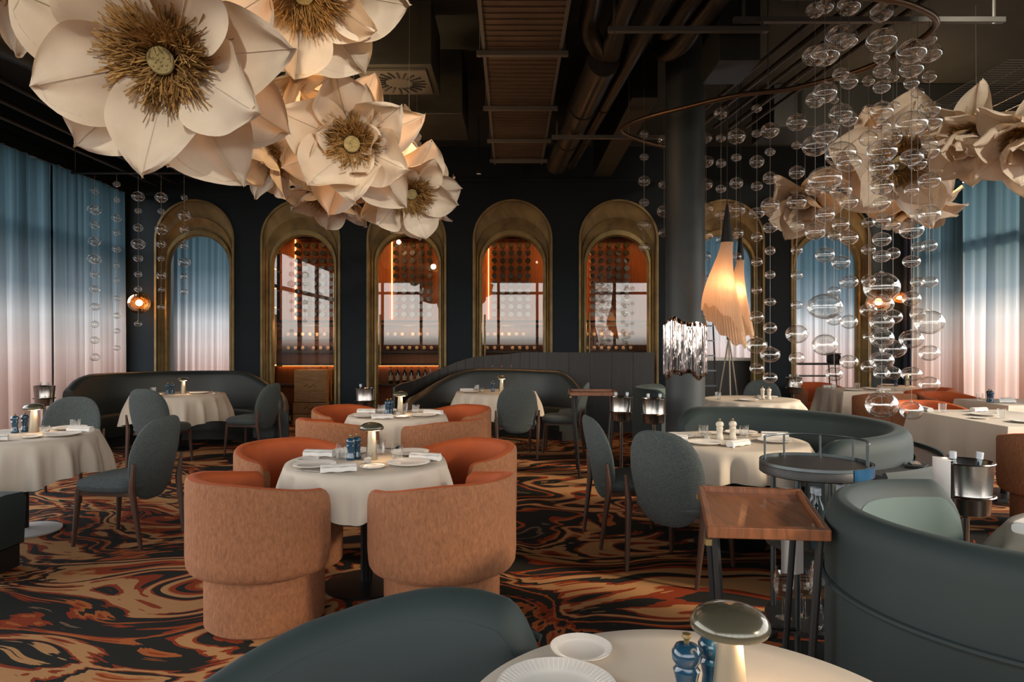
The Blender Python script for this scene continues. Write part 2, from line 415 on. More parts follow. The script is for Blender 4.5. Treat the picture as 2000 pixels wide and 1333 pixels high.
# side and rear walls with their window bands
def window_wall(name, axis, pos, a0, a1, z0, z1, th, n_mull, transom=2.95):
    b = M(); L = a1 - a0; mid = (a0 + a1) / 2
    def bx(ca, cz, la, lz, t=th):
        c, d = ((pos, ca, cz), (t, la, lz)) if axis == 'x' else ((ca, pos, cz), (la, t, lz))
        return c, d
    b.box(*bx(mid, z0 / 2, L, z0)); b.box(*bx(mid, (z1 + CEIL) / 2, L, CEIL - z1))
    b.box(*bx(a0 + .12, (z0 + z1) / 2, .24, z1 - z0)); b.box(*bx(a1 - .12, (z0 + z1) / 2, .24, z1 - z0))
    w = struct(name, b, wall_m, smooth=False)
    f = M()
    for i in range(1, n_mull):
        f.box(*bx(a0 + L * i / n_mull, (z0 + z1) / 2, .10, z1 - z0, th * .7))
    f.box(*bx(mid, transom, L, .10, th * .7))
    return w, f
_, f = window_wall('wall_left', 'x', XL, YF, YB, 0.12, 3.95, .16, 8); struct('window_1', f, frame_m, smooth=False)
_, f = window_wall('wall_right', 'x', XR, YF, YB, 0.12, 3.95, .16, 8); struct('window_2', f, frame_m, smooth=False)
_, f = window_wall('wall_front', 'y', YF, XL, XR, 1.3, 3.7, .16, 9, 3.3); struct('window_3', f, frame_m, smooth=False)

# passages behind the open arches and the wine room behind the glazed ones
b = M()
b.box((-6.5, 12.45, 2.35), (.1, 1.7, CEIL)); b.box((-4.45, 12.45, 2.35), (.1, 1.7, CEIL)); b.box((2.68, 12.45, 2.35), (.1, 1.7, CEIL)); b.box((6.95, 12.45, 2.35), (.1, 1.7, CEIL))
struct('wall_partition', b, wall_m, smooth=False)
struct('wall_cellar', M().box((-.88, 13.05, 2.35), (7.1, .1, CEIL)), pm('cellar_wall', (0.03, 0.018, 0.012), .6), smooth=False)
struct('wall_beyond', M().box((-5.48, 13.3, 4.35), (2.1, .1, .7)).box((4.8, 13.3, 4.35), (4.4, .1, .7)), wall_m, smooth=False)

# round column with its rippled mirror collar
COLX, COLY = 1.775, 7.0
col = struct('column', M().lathe([(.197, 0), (.197, CEIL)], 40, (COLX, COLY, 0)), column_m)
def collar(u, v):
    a = 2*pi*u
    z0 = 1.065 + .03*math.sin(3*a + 1) + .02*math.sin(7*a); z1 = 1.685 + .03*math.sin(2*a + .5) + .018*math.sin(5*a + 1)
    r = .212 + .006*math.sin(23*a) + .005*math.sin(37*a + 1)
    if v < .05: r = .196
    if v > .95: r = .196
    return (COLX + r*math.cos(a), COLY + r*math.sin(a), z0 + (z1 - z0) * v)
c = M().grid(collar, 180, 22, True).obj('mirror_collar', chrome_m, col)
c['label'] = 'rippled mirror metal collar'

# ================================================================ CURTAINS
def curtain(name, p0, p1, z0, z1, mat, label, folds, amp=.05, group='ombre sheer curtains', seed=0):
    rr = random.Random(seed); p0, p1 = Vector(p0), Vector(p1); d = p1 - p0; n = Vector((-d.y, d.x)).normalized()
    ph = [rr.uniform(0, 6.28) for _ in range(6)]
    def fn(u, v):
        k = u * folds * 2*pi
        o = amp * (math.sin(k + .8*math.sin(u*9 + ph[0])) + .45*math.sin(2.3*k + ph[1] + v) + .3*math.sin(.37*k + ph[2])) * (.55 + .45*v)
        s = .01*math.sin(k*1.1 + ph[3]) * v
        q = p0 + d*(u + s*.3) + n*o
        return (q.x, q.y, z1 + (z0 - z1)*v)
    b = M().grid(fn, max(40, int(folds*14)), 10)
    o = b.obj(name, mat); tag(o, label, 'curtain', group)
    return o
names_l = ['sheer curtain panel at the far left corner of the room', 'bright ombre sheer curtain panel behind the left banquette',
           'blue to pink sheer curtain panel at the left photo edge', 'sheer curtain panel beyond the left frame edge by the front table']
ys = [10.88, 10.3, 9.1, 8.62, 7.2]
for i in range(4):
    curtain('sheer_curtain', (-6.2 + (.06 if i % 2 else 0), ys[i]), (-6.2 + (.06 if i % 2 else 0), ys[i+1] + (.0 if i != 1 else .02)), 0.03, 3.82, sheer_m, names_l[i], (ys[i]-ys[i+1]) * 5.5, .07, seed=i)
names_r = ['sheer curtain panel at the far right corner behind the bubble strands', 'ombre sheer curtain panel right of the bubble cascade', 'ombre sheer curtain panel at the right photo edge']
ys = [11.1, 9.95, 8.75, 7.3]
for i in range(3):
    curtain('sheer_curtain', (6.56 + .20*(i % 2), ys[i] + (.45 if i == 1 else .05)), (6.56 + .20*(i % 2), ys[i+1] - .05), 0.03, 3.82, sheer_m, names_r[i], (ys[i]-ys[i+1]) * 5.0, .05, seed=10+i)
curtain('sheer_curtain', (-6.3, 12.75), (-4.55, 12.75), 0.03, 3.9, sheer_m, 'ombre sheer curtain seen through the leftmost arch', 11, .045, seed=20)
curtain('sheer_curtain', (2.8, 12.9), (4.75, 12.9), 0.03, 3.9, sheer_m, 'dim ombre curtain seen through the arch beside the column', 12, .045, seed=21)
curtain('sheer_curtain', (4.75, 12.9), (6.85, 12.9), 0.03, 3.9, sheer_m, 'ombre sheer curtain seen through the rightmost arch', 13, .045, seed=22)
curtain('navy_drape', (6.46, 11.28), (6.66, 11.28), 0.03, 3.82, navy_m, 'dark navy drape gathered right of the last arch', 3, .04, 'navy drapes', 23)
for x, y0_, lb in ((-6.2, 7.0, 'left'), (6.62, 7.2, 'right')):
    t = tag(M().box((x, (y0_ + 11.3)/2, 3.86), (.09, 11.3 - y0_, .06)).obj('curtain_track', dark_metal, smooth=False), 'dark ceiling track carrying the %s sheer curtains' % lb, 'track')

# ================================================================ WINE ROOM
CB = 12.55
glass = M(); pr = arch_pts(.515, 3.23)
for i in range(len(pr)//2):
    j = len(pr) - 1 - i
    if i + 1 <= j - 1:
        a, b_, c_, d_ = pr[i], pr[i+1], pr[j-1], pr[j]
        glass.add([(a[0], 0, a[1]), (d_[0], 0, d_[1]), (c_[0], 0, c_[1]), (b_[0], 0, b_[1])], [(0, 1, 2, 3)])
glass_me = glass.mesh('glass', pane_m, smooth=False)
bar_me = M().tube([(0, 0, 1.15), (0, 0, 2.0)], .014, 8).mesh('door_handle', brassb_m)
ordn = ['first', 'second', 'third', 'fourth']
def bottle_mesh(name='bottle'):
    return [(0, 0), (.036, 0), (.0375, .01), (.0375, .19), (.03, .225), (.015, .25), (.014, .30)]
body_me = M().lathe(bottle_mesh(), 12).mesh('bottle_body', bottle_m)
cap_me = M().lathe([(.0155, .255), (.0165, .30), (.0165, .312), (0, .312)], 10).mesh('capsule', foil_m)
lab_me = M().lathe([(.0382, .06), (.0382, .15)], 12, cap=False).mesh('paper_label', label_m)
base_me = M().lathe([(0, -.004), (.026, -.003), (.0365, .004), (.0365, .02)], 14, cap=False).mesh('lit_base', bottleend_m)
k_stand = Kit(); k_stand.add('bottle_body', body_me); k_stand.add('capsule', cap_me); k_stand.add('paper_label', lab_me)
k_lie = Kit(); k_lie.add('bottle_body', body_me); k_lie.add('lit_base', base_me)
for gi, ai in enumerate((1, 2, 3, 4)):
    cx = ARCH[ai]; wh = ordn[gi] + ' wine arch from the left'
    g = empty('door_%d' % (gi+1), (cx, YB + .19, 0)); g['kind'] = 'structure'
    link('glass_pane', glass_me, g)
    h = link('door_handle', bar_me, g); h.location = (-.47, -.04, -.1)
    # lit back panel with its rows of pegs
    pn = empty('wine_rack', (cx, CB, 0)); tag(pn, 'amber lit peg wall rack seen through the %s' % wh, 'wine rack', 'amber wine racks')
    M().box((.02, .0, 2.58), (1.50, .04, 1.50)).obj('back_panel', amber_m, pn, smooth=False)
    for s_ in (-.44,):
        M().box((s_, -.035, 2.58), (.013, .03, 1.46)).obj('light_strip', led_m, pn, smooth=False)
    for q_ in range(5):
        M().tube([(-.33 + q_*.152, -.03, 1.85), (-.33 + q_*.152, -.03, 3.3)], .004, 5).obj('cable', dark_metal, pn)
    for r_ in range(10):
        for q_ in range(5):
            k_stand_ = link('wine_bottle', body_me, None)
            tag(k_stand_, 'dark wine bottle pegged in the glowing rack, %s' % wh, 'bottle', 'pegged bottles, %s' % wh)
            k_stand_.location = (cx - .33 + q_*.152, CB - .30, 1.93 + r_*.138); k_stand_.rotation_euler = (-pi/2, 0, 0); k_stand_.scale = (1.3, 1.3, .8)
    # shelf unit below: two lying rows, a lit standing row
    sh = empty('bottle_shelf', (cx, CB - .2, 0)); tag(sh, 'dark wooden bottle shelf unit low behind the %s' % wh, 'shelf', 'wine shelves')
    for z_ in (0.72, 1.08, 1.31, 1.55, 1.78):
        M().box((0, 0, z_ - .055), (1.64, .42, .03)).obj('shelf_board', darkwood_m, sh, smooth=False)
    for x_ in (-.81, .81): M().box((x_, 0, .9), (.03, .42, 1.78)).obj('side_panel', darkwood_m, sh, smooth=False)
    M().box((0, .2, .9), (1.6, .02, 1.78)).obj('back_panel', amber_m, sh, smooth=False)
    M().box((0, .17, 1.0), (1.5, .03, .015)).obj('light_strip', led_m, sh, smooth=False)
    for z_, n_ in ((1.33, 7), (1.57, 6)):
        for q_ in range(n_):
            x_ = cx - .45 + q_*.13 + (.06 if (gi + n_) % 2 and q_ > 2 else 0)
            k_lie.place('wine_bottle', 'wine bottle lying base-out on shelf, %s' % wh, 'bottle', (x_, CB - .42, z_ - .0), 0, 1.0, 'lying bottles, %s' % wh, (-pi/2, 0, 0))
    for q_ in range(6):
        if gi == 0 and q_ < 2: continue
        k_stand.place('wine_bottle', 'labelled wine bottle standing on lit shelf, %s' % wh, 'bottle', (cx - .42 + q_*.125, CB - .28, .681), 0, 1.0, 'standing bottles, %s' % wh)
    # warm area light over each bay, added to back up the LED strips
    l = bpy.data.lights.new('cabinet_light', 'AREA'); l.shape = 'RECTANGLE'; l.size = 1.3; l.size_y = .06; l.energy = 20; l.color = (1, .50, .20)
    o = bpy.data.objects.new('cabinet_light', l); o.location = (cx, CB - .62, 3.42); o.rotation_euler = (R(-14), 0, 0); C.objects.link(o)
    lamp_light('shelf_light', (cx - .1, CB - .62, 1.70), 3.5, (1, .55, .25), .05)
# side rack with lit shelves at the left end of the wine room
sr = empty('side_rack', (-4.20, 11.87, 0)); tag(sr, 'dark side rack with glowing shelf edges left in the first wine arch', 'wine rack')
M().box((-.14, 0, 1.75), (.03, .42, 3.3)).obj('side_panel', darkwood_m, sr, smooth=False)
for k in range(9):
    M().box((0, 0, .35 + k*.33), (.28, .40, .025)).obj('shelf_board', darkwood_m, sr, smooth=False)
    M().box((.04, -.15, .375 + k*.33), (.22, .03, .014)).obj('light_strip', led_m, sr, smooth=False)
# crates and big bottle on the floor behind the first glass door
for k, (z, w_, h_, lb) in enumerate(((.0, .60, .20, 'bottom'), (.2, .60, .20, 'middle'), (.4, .56, .56, 'tall top'))):
    r = empty('wine_crate', (-3.45, 11.86, z)); tag(r, 'pale pine wine crate, %s one of the stack behind the glass door' % lb, 'crate', 'stacked wine crates')
    M().box((0, 0, h_/2 - .004), (w_, .36, h_ - .008)).obj('crate_body', crate_m, r, smooth=False, bevel=.006)
    for q in range(3 if h_ > .3 else 1):
        M().box((0, -.185, h_*(q + .5)/(3 if h_ > .3 else 1)), (w_ - .01, .012, h_/(3 if h_ > .3 else 1) - .012)).obj('front_board', crate_m, r, smooth=False, bevel=.003)
    mk = M()
    for q in range(6): mk.box((-.09 + q*.036, -.1925, h_*.5 + .02*math.sin(q*2)), (.022, .003, .02))
    mk.obj('stencil_mark', pm('stencil_ink', (.13, .06, .03), .8), r, smooth=False)
k_stand.place('champagne_magnum', 'large gold labelled champagne magnum beside the pine crates', 'bottle', (-3.02, 11.88, .42), 0, 1.75)
tag(M().box((-3.02, 11.9, .21), (.22, .3, .42)).obj('bottle_plinth', darkwood_m, smooth=False, bevel=.004), 'low dark plinth under the champagne magnum', 'plinth')
for k in range(4):
    k_stand.place('wine_bottle', 'wine bottle standing on the floor left of the crates', 'bottle', (-4.0 + (k % 2)*.11, 11.78 + (k//2)*.12, 0), 0, 1.05, 'floor bottles by the crates')
lamp_light('crate_light', (-3.6, 11.70, 1.5), 4, (1, .55, .25), .05)  # point light without a fixture, added to lighten the crates

# ================================================================ CEILING SERVICES
def duct_box(name, label, x0, x1, y0, y1, z0, z1, mat, cat='duct', bands=0):
    r = empty(name, ((x0+x1)/2, (y0+y1)/2, z0)); tag(r, label, cat)
    M().box((0, 0, (z1-z0)/2), (x1-x0, y1-y0, z1-z0)).obj('duct_body', mat, r, smooth=False, bevel=.006)
    return r
r = empty('ventilation_duct', (.09, 0, 4.0)); tag(r, 'long flat brown ventilation duct running to the back wall', 'duct')
M().box((0, 6.0, .2), (.66, 7.6, .4)).obj('duct_body', duct_m, r, smooth=False, bevel=.008)
me = M().box((0, 0, -.006), (.67, .008, .006)).mesh('panel_rib', duct_m, smooth=False)
for k in range(62): link('panel_rib', me, r).location = (0, 3.4 + k*.1, 0)
me = M().box((0, 0, 0), (.03, 7.6, .03)).mesh('edge_flange', strut_m, smooth=False)
for s in (-.335, .335): link('edge_flange', me, r).location = (s, 6.0, 0)
sk = Kit()
sk.add('channel', M().box((0, 0, 0), (.80, .045, .04)).mesh('channel', strut_m, smooth=False))
rod = M().tube([(0, 0, 0), (0, 0, .75)], .006, 6).mesh('threaded_rod', strut_m)
for s in (-.37, .37): sk.add('threaded_rod', rod, Matrix.Translation((s, 0, -.03)))
for k, y in enumerate((5.95, 7.35, 8.55, 9.5)):
    sk.place('duct_hanger', ['nearest', 'second', 'third', 'farthest'][k] + ' strut hanger crossing under the brown duct', 'hanger', (.09, y, 3.955), 0, 1.0, 'duct strut hangers')
for k, (x, y, L, lb) in enumerate(((1.42, 5.5, 1.29, 'strut rail behind the bent ducts above the column'), (2.9, 5.55, 2.2, 'strut rail crossing behind the near bubble strands'), (-1.5, 5.3, 1.2, 'thin strut rail left of the brown duct'), (1.3, 8.0, 1.67, 'strut rail left of the column under pipes'))):
    o = sk.place('strut_rail', lb, 'hanger', (x, y, (3.96, 4.06, 4.06, 3.84)[k]), 0, 1.0, 'ceiling strut rails'); o.scale = (L/.80, 1, 1)

def pipe(name, label, pts, r, mat=pipe_m, couplings=True, group=None, root=None):
    pts = [Vector(p) for p in pts]
    # smooth corners
    q = [pts[0]]
    for a, b_, c_ in zip(pts, pts[1:], pts[2:]):
        d0 = min(r*2.4, (b_-a).length*.45); d1 = min(r*2.4, (c_-b_).length*.45)
        p0 = b_ + (a-b_).normalized()*d0; p2 = b_ + (c_-b_).normalized()*d1
        for i in range(7):
            t = i/6; q.append(p0*(1-t)**2 + b_*2*t*(1-t) + p2*t*t)
    q.append(pts[-1])
    o0 = root.location.copy() if root else pts[0]
    if root:
        M().tube([p - o0 for p in q], r, 20).obj('elbow_run', mat, root)['label'] = label
        return root
    root = empty(name, pts[0]); tag(root, label, 'pipe', group)
    M().tube([p - o0 for p in q], r, 20).obj('pipe_run', mat, root)
    if couplings:
        a, b_ = max(zip(pts, pts[1:]), key=lambda s: (s[1]-s[0]).length); n = max(2, int((b_-a).length/1.1))
        for k in range(1, n):
            m_ = a.lerp(b_, k/n); d = (b_-a).normalized()*.02
            M().tube([m_ - d - pts[0], m_ + d - pts[0]], r*1.09, 20).obj('coupling', mat, root)
    return root
Z = 4.05
twin = pipe('air_pipe', 'thick round duct with twin bent inlets running to the back wall', [(.84, 6.25, 4.02), (.64, 9.9, 4.02)], .15)
pipe('air_pipe', 'left bent silver duct joining the thick duct', [(.62, 3.9, 4.22), (.66, 6.05, 4.2), (.84, 6.3, 4.08)], .085, root=twin)
pipe('air_pipe', 'right bent silver duct joining the thick duct', [(1.0, 3.9, 4.22), (.93, 5.9, 4.2), (.9, 6.25, 4.08)], .095, root=twin)
pipe('air_pipe', 'slim pipe parallel to the thick round duct', [(1.26, 3.9, 4.1), (1.10, 6.4, 4.08), (.88, 10.2, 4.08)], .07)
pipe('air_pipe', 'inner bent duct above the top of the column', [(1.56, 3.9, 4.2), (1.36, 6.0, 4.15), (1.34, 6.3, 4.4)], .085)
pipe('air_pipe', 'outer bent duct above the top of the column', [(1.80, 3.9, 4.2), (1.52, 6.2, 4.12), (1.44, 6.55, 4.2), (1.36, 6.6, 4.45)], .085)
for k in range(5):
    pipe('conduit', ['nearest', 'second', 'middle', 'fourth', 'farthest'][k] + ' of five slanting conduits right of the square duct', [(2.75 + k*.16, 4.0, 4.15), (2.15 + k*.20, 8.6, 4.15)], .022 + .008*(k % 2), pipe_m, False, 'slanting conduits')
duct_box('square_duct', 'square dark duct drop in front of the column top', 1.70, 2.04, 5.6, 6.12, 3.75, 4.69, ductb_m)
duct_box('square_duct', 'long dark square duct left of the column', 1.28, 1.56, 7.3, 10.8, 4.05, 4.695, ductb_m)
duct_box('square_duct', 'wide dark duct crossing the ceiling at right', 3.3, 5.9, 8.6, 9.4, 4.15, 4.695, ductb_m)
duct_box('square_duct', 'dark duct box left of the brown duct near back wall', -1.5, -.55, 7.6, 8.6, 3.98, 4.695, ductb_m)
duct_box('square_duct', 'low dark duct along the left side ceiling', -3.4, -2.9, 6.0, 10.8, 4.0, 4.695, ductb_m)
ac = duct_box('air_cassette', 'dark ceiling cassette with a round swirl grille', -1.42, -.72, 6.1, 6.85, 3.92, 4.5, ductb_m, 'air unit')
gp = M().box((0, 0, -.012), (.58, .58, .02)).obj('grille_plate', pm('grille_plate', (.085, .082, .072), .5, .3), ac, smooth=False)
me = M().box((.17, 0, -.026), (.13, .016, .012)).mesh('swirl_vane', black_m, smooth=False)
for k in range(20): link('swirl_vane', me, ac, Matrix.Rotation(2*pi*k/20, 4, 'Z') @ Matrix.Translation((.02, .02, 0)))
pipe('flexible_duct', 'fat black flexible duct at the upper left', [(-6.0, 4.2, 4.38), (-4.9, 6.3, 4.36), (-4.3, 9.5, 4.42)], .2, ductb_m, True)
pipe('flexible_duct', 'second black flexible duct behind the upper left flower', [(-5.2, 4.6, 4.5), (-4.0, 7.3, 4.5), (-3.8, 10.5, 4.5)], .14, ductb_m, True)
for k, (x, z) in enumerate(((-5.75, 3.98), (-5.45, 4.02), (-5.1, 4.06))):
    pipe('dark_rail', ['outer', 'middle', 'inner'][k] + ' dark ceiling rail along the left curtain', [(x, 3, z), (x, 11.2, z)], .03, dark_metal, False, 'left ceiling rails')
for lb, x0, x1, y0, y1, z in (('hanging wire mesh panel behind the big left flower', -2.15, -1.53, 5.6, 7.12, 4.42), ('hanging wire mesh panel at the upper right', 4.5, 6.2, 6.2, 8.6, 4.0)):
    b = M(); n = 7; k_ = int((y1-y0)/.055)
    for i in range(n+1):
        x = x0 + (x1-x0)*i/n; b.tube([(x, y0, z), (x, y1, z)], .0035, 4)
    for i in range(k_+1):
        y = y0 + (y1-y0)*i/k_; b.tube([(x0, y, z+.005), (x1, y, z+.005)], .003, 4)
    o = b.obj('wire_mesh', strut_m); tag(o, lb, 'mesh panel', 'ceiling mesh panels')
ks = Kit(); ks.add('housing', M().lathe([(.0, .12), (.045, .12), (.045, 0), (.036, 0), (.036, .03)], 16).mesh('housing', dark_metal))
ks.add('bulb', M().lathe([(0, .02), (.034, .02)], 14, cap=False).mesh('bulb', spot_m)); ks.add('cord', M().tube([(0, 0, .1), (0, 0, .9)], .006, 6).mesh('cord', dark_metal))
for px, py, d, lb in ((270, 325, 9.0, 'small spotlight hanging near the left curtain'), (935, 340, 9.9, 'small spotlight hanging left of the brown duct end'), (1100, 325, 10.2, 'small spotlight right of the brown duct end')):
    ks.place('spotlight', lb, 'spotlight', P(px, py, d), 0, 1, 'ceiling spotlights')

# ================================================================ FURNITURE KITS
def smooth01(t): t = max(0, min(1, t)); return t*t*(3 - 2*t)
# --- orange tub chair (opens to +Y)
TA = R(116)
def tub_section(ph, which):
    k = abs(ph)/TA
    top = .738 - .06*smooth01((k - .25)/.75); bot = .275
    rc = .05; arc = (1 - k)*TA*.36
    if arc < rc:
        c_ = rc - math.sqrt(max(0, rc*rc - (rc - arc)**2)); top -= c_; bot += c_
    ro, ri = .372, .292
    if which == 'out':
        p = [(ri + .03, bot + .0), (ro - .045, bot), (ro - .018, bot + .012), (ro - .004, bot + .035), (ro, bot + .08)]
        p += [(ro, bot + .08 + (top - bot - .11)*i/4) for i in range(1, 5)] + [(ro - .004, top - .014), (ro - .014, top - .003)]
    else:
        p = [(ro - .014, top - .003), (ro - .034, top + .002), (ri + .014, top - .006), (ri, top - .03)]
        p += [(ri, top - .03 - (top - .35)*i/4) for i in range(1, 5)]
    return p
def tub_grid(which, mat):
    b = M(); n = 56; m = len(tub_section(0, which))
    for i in range(n+1):
        u = -1 + 2*i/n; u = math.copysign(1 - (1 - abs(u))**1.35, u) if abs(u) > 0 else 0
        ph = u*TA
        for r, z in tub_section(ph, which): b.v.append((r*math.sin(ph), -r*math.cos(ph), z))
    for i in range(n):
        for j in range(m-1): b.f.append((i*m+j, i*m+j+1, (i+1)*m+j+1, (i+1)*m+j))
    if which == 'out':
        for e_ in (-TA, TA):
            so = tub_section(e_, 'out') + tub_section(e_, 'in')[1:]
            k0 = len(b.v); b.v += [(r*math.sin(e_), -r*math.cos(e_), z) for r, z in so]; b.f.append(tuple(range(k0, k0+len(so))))
    return b.mesh('outer_shell' if which == 'out' else 'inner_shell', mat, True, sharp=60)
k_tub = Kit()
k_tub.add('outer_shell', tub_grid('out', boucle_m)); k_tub.add('inner_shell', tub_grid('in', velvet_m), label='orange velvet lining')
k_tub.add('seat', M().lathe([(0, .44), (.2, .44), (.275, .43), (.296, .40), (.298, .33), (.28, .29), (0, .285)], 36).mesh('seat', velvet_m))
k_tub.add('base', M().lathe([(0, 0), (.275, 0), (.288, .012), (.290, .285), (.2, .29)], 40).mesh('base', boucle_m))
def tub(x, y, tx, ty, label, group):
    return k_tub.place('tub_chair', label, 'armchair', (x, y, 0), math.atan2(ty - y, tx - x) - pi/2, 1.04, group)

# --- tweed dining chair (faces +Y)
def pillow(a, b_, t, n=3.0, rings=9, seg=44, mapf=None):
    m = M(); rs = [math.sin(pi/2*i/rings) for i in range(1, rings+1)]
    for side in (1, -1):
        base = len(m.v); m.v.append(mapf(0, 0, side*t))
        for r in rs:
            for k in range(seg):
                an = 2*pi*k/seg; c_, s_ = math.cos(an), math.sin(an)
                q = (abs(c_)**n + abs(s_)**n)**(-1/n)
                m.v.append(mapf(a*r*q*c_, b_*r*q*s_, side*t*math.sqrt(max(0, 1 - r**8))))
        for k in range(seg):
            f = (base, base+1+k, base+1+(k+1) % seg); m.f.append(f if side > 0 else f[::-1])
        for j in range(rings-1):
            for k in range(seg):
                o = base+1+j*seg; f = (o+k, o+seg+k, o+seg+(k+1) % seg, o+(k+1) % seg); m.f.append(f if side > 0 else f[::-1])
    return m
def back_map(x, z, t):
    zz = z + .61; w_ = 1 - .13*max(0, (.62 - zz)/.30) - .05*max(0, (zz - .66)/.25)
    x *= w_
    return (x, -.245 + x*x*1.05 - .20*(zz - .42) + t, zz)
k_chair = Kit()
k_chair.add('backrest', pillow(.252, .30, .032, 2.9, mapf=back_map).mesh('backrest', tweed_m))
k_chair.add('seat', pillow(.262, .265, .055, 3.6, mapf=lambda x, y, t: (x*(1 + .12*y), y - .005, .43 + t)).mesh('seat', tweed_m))
for s in (-1, 1):
    k_chair.add('leg', M().tube([(s*.205, .205, .40), (s*.222, .235, 0)], [.024, .013], 8).mesh('leg', wood_m))
    k_chair.add('leg', M().tube([(s*.268, -.265, .60), (s*.258, -.245, .42), (s*.238, -.30, 0)], [.010, .024, .013], 8).mesh('leg', wood_m))
k_chair.add('seat_rail', M().box((0, 0, .375), (.44, .42, .03)).mesh('seat_rail', wood_m, smooth=False))
def chair(x, y, face, label, group='teal tweed dining chairs'):
    return k_chair.place('dining_chair', label, 'chair', (x, y, 0), R(face) - pi/2, 1, group)

# --- banquettes swept along a path
def arc_path(cx, cy_, r, a0, a1, n=48):
    return [(cx + r*math.cos(R(a0 + (a1-a0)*i/n)), cy_ + r*math.sin(R(a0 + (a1-a0)*i/n))) for i in range(n+1)]
def sweep(path, secf, inward, cap=True, name='back', mat=None, parent=None, sharp=45):
    """secf(t) -> closed list of (distance towards inward side, z)"""
    b = M(); n = len(path); m = len(secf(0))
    for i, (x, y) in enumerate(path):
        a, c_ = path[max(0, i-1)], path[min(n-1, i+1)]; d = Vector((c_[0]-a[0], c_[1]-a[1])).normalized(); nn = Vector((-d.y, d.x))*inward
        for q, z in secf(i/(n-1)): b.v.append((x + nn.x*q, y + nn.y*q, z))
    for i in range(n-1):
        for j in range(m): 
            k = (j+1) % m; b.f.append((i*m+j, i*m+k, (i+1)*m+k, (i+1)*m+j))
    if cap: b.f.append(tuple(reversed(range(m)))); b.f.append(tuple(range((n-1)*m, n*m)))
    return b.obj(name, mat, parent, sharp=sharp)
def banquette(label, path, inward, hf, mat=teal_m, matin=None, t=.13, seat=.46, seat_z=.46, seat_t=(0, 1), group='curved banquettes', piping=None, name='banquette'):
    r = empty(name, (0, 0, 0)); tag(r, label, 'sofa', group)
    n = len(path)
    def ends(u):            # rounded ends of the back
        L = 2.2; e_ = min(u, 1-u)*n/3.2
        return 1 - .10*(1 - min(1, e_))**2
    def sec(u):
        h = hf(u)*ends(u)
        return [(0, .10), (0, h - .09), (.008, h - .045), (.03, h - .012), (.062, h), (t*.72, h - .010), (t + .005, h - .045), (t + .02, h - .10), (t + .06, seat_z - .02), (t + .06, .12)]
    sweep(path, sec, inward, True, 'back', mat, r, 60)
    if matin:
        def sec2(u):
            h = hf(u)*ends(u)
            return [(t + .012, h - .06), (t + .028, h - .11), (t + .072, seat_z - .01), (t + .03, seat_z - .01)]
        sweep(path, sec2, inward, True, 'inner_pad', matin, r, 60)
    i0, i1 = int(seat_t[0]*(n-1)), int(seat_t[1]*(n-1))
    sp_ = path[i0:i1+1]
    if seat:
        def ss(u): return [(t, .14), (t, seat_z), (t + seat*.5, seat_z + .012), (t + seat - .03, seat_z), (t + seat, seat_z - .04), (t + seat - .02, .14)]
        sweep(sp_, ss, inward, True, 'seat', matin or mat, r)
        sweep(sp_, lambda u: [(.03, 0), (.03, .145), (t + seat - .06, .145), (t + seat - .06, 0)], inward, True, 'plinth', black_m, r)
    else:
        sweep(path, lambda u: [(.02, 0), (.02, .11), (t, .11), (t, 0)], inward, True, 'plinth', black_m, r)
    if piping:
        pts = []
        for i, (x, y) in enumerate(path):
            a, c_ = path[max(0, i-1)], path[min(n-1, i+1)]; d = Vector((c_[0]-a[0], c_[1]-a[1])).normalized(); nn = Vector((-d.y, d.x))*inward
            pts.append((x - nn.x*.006, y - nn.y*.006, hf(i/(n-1)) - piping))
        M().tube(pts, .011, 8).obj('piping', mat, r)
    return r
def hump(*pts):
    """piecewise smooth height over the sweep"""
    def f(u):
        for (a, ha), (b_, hb) in zip(pts, pts[1:]):
            if u <= b_: return ha + (hb - ha)*smooth01((u - a)/(b_ - a))
        return pts[-1][1]
    return f

def lin(*pts):
    def f(u):
        for (a, ha), (b_, hb) in zip(pts, pts[1:]):
            if u <= b_: return ha + (hb - ha)*(u - a)/(b_ - a)
        return pts[-1][1]
    return f
# --- tables and cloths
def round_table(x, y, r, label, z=.735, base='black', group='restaurant tables'):
    t = empty('round_table', (x, y, 0)); tag(t, label, 'table', group)
    M().lathe([(0, z - .03), (r, z - .03), (r, z - .008), (0, z - .008)], 40).obj('tabletop', darkwood_m, t)
    M().lathe([(.035, .02), (.035, z - .03)], 16).obj('pedestal', dark_metal, t)
    M().lathe([(0, 0), (.25, 0), (.25, .012), (.06, .03), (0, .03)], 32).obj('foot', whitebase_m if base == 'white' else dark_metal, t)
    return t
def round_cloth(x, y, r, label, z=.735, drop=(.15, .26), corner=0.0, folds=17, seed=0, group='white tablecloths', soft=1.0):
    rr = random.Random(seed); ph = [rr.uniform(0, 6.28) for _ in range(4)]; nt_ = 9; ntop = 8
    def fn(u, v):
        a = 2*pi*u; j = v*(ntop + nt_)
        if j <= ntop:
            q = r*(j/ntop); return (q*math.cos(a), q*math.sin(a), z + .001*math.sin(5*a))
        s_ = (j - ntop)/nt_
        cs = abs(math.cos(2*(a - R(corner))))**2.2
        D = drop[0] + (drop[1] - drop[0])*cs
        fo = .034*math.sin(folds*a + ph[0] + .7*math.sin(3*a + ph[1])) + .012*math.sin((folds*2 + 1)*a + ph[3])
        e_ = smooth01(s_*1.6)
        q = r + .012*min(1, s_*6) + soft*(s_*(.035 + .03*cs) * (D/.2) + fo*e_*min(1.4, D/.16))
        return (q*math.cos(a), q*math.sin(a), z - D*s_)
    o = M().grid(fn, 180, ntop + nt_, True).obj('tablecloth', cloth_m, sharp=75); o.location = (x, y, 0)
    return tag(o, label, 'tablecloth', group)
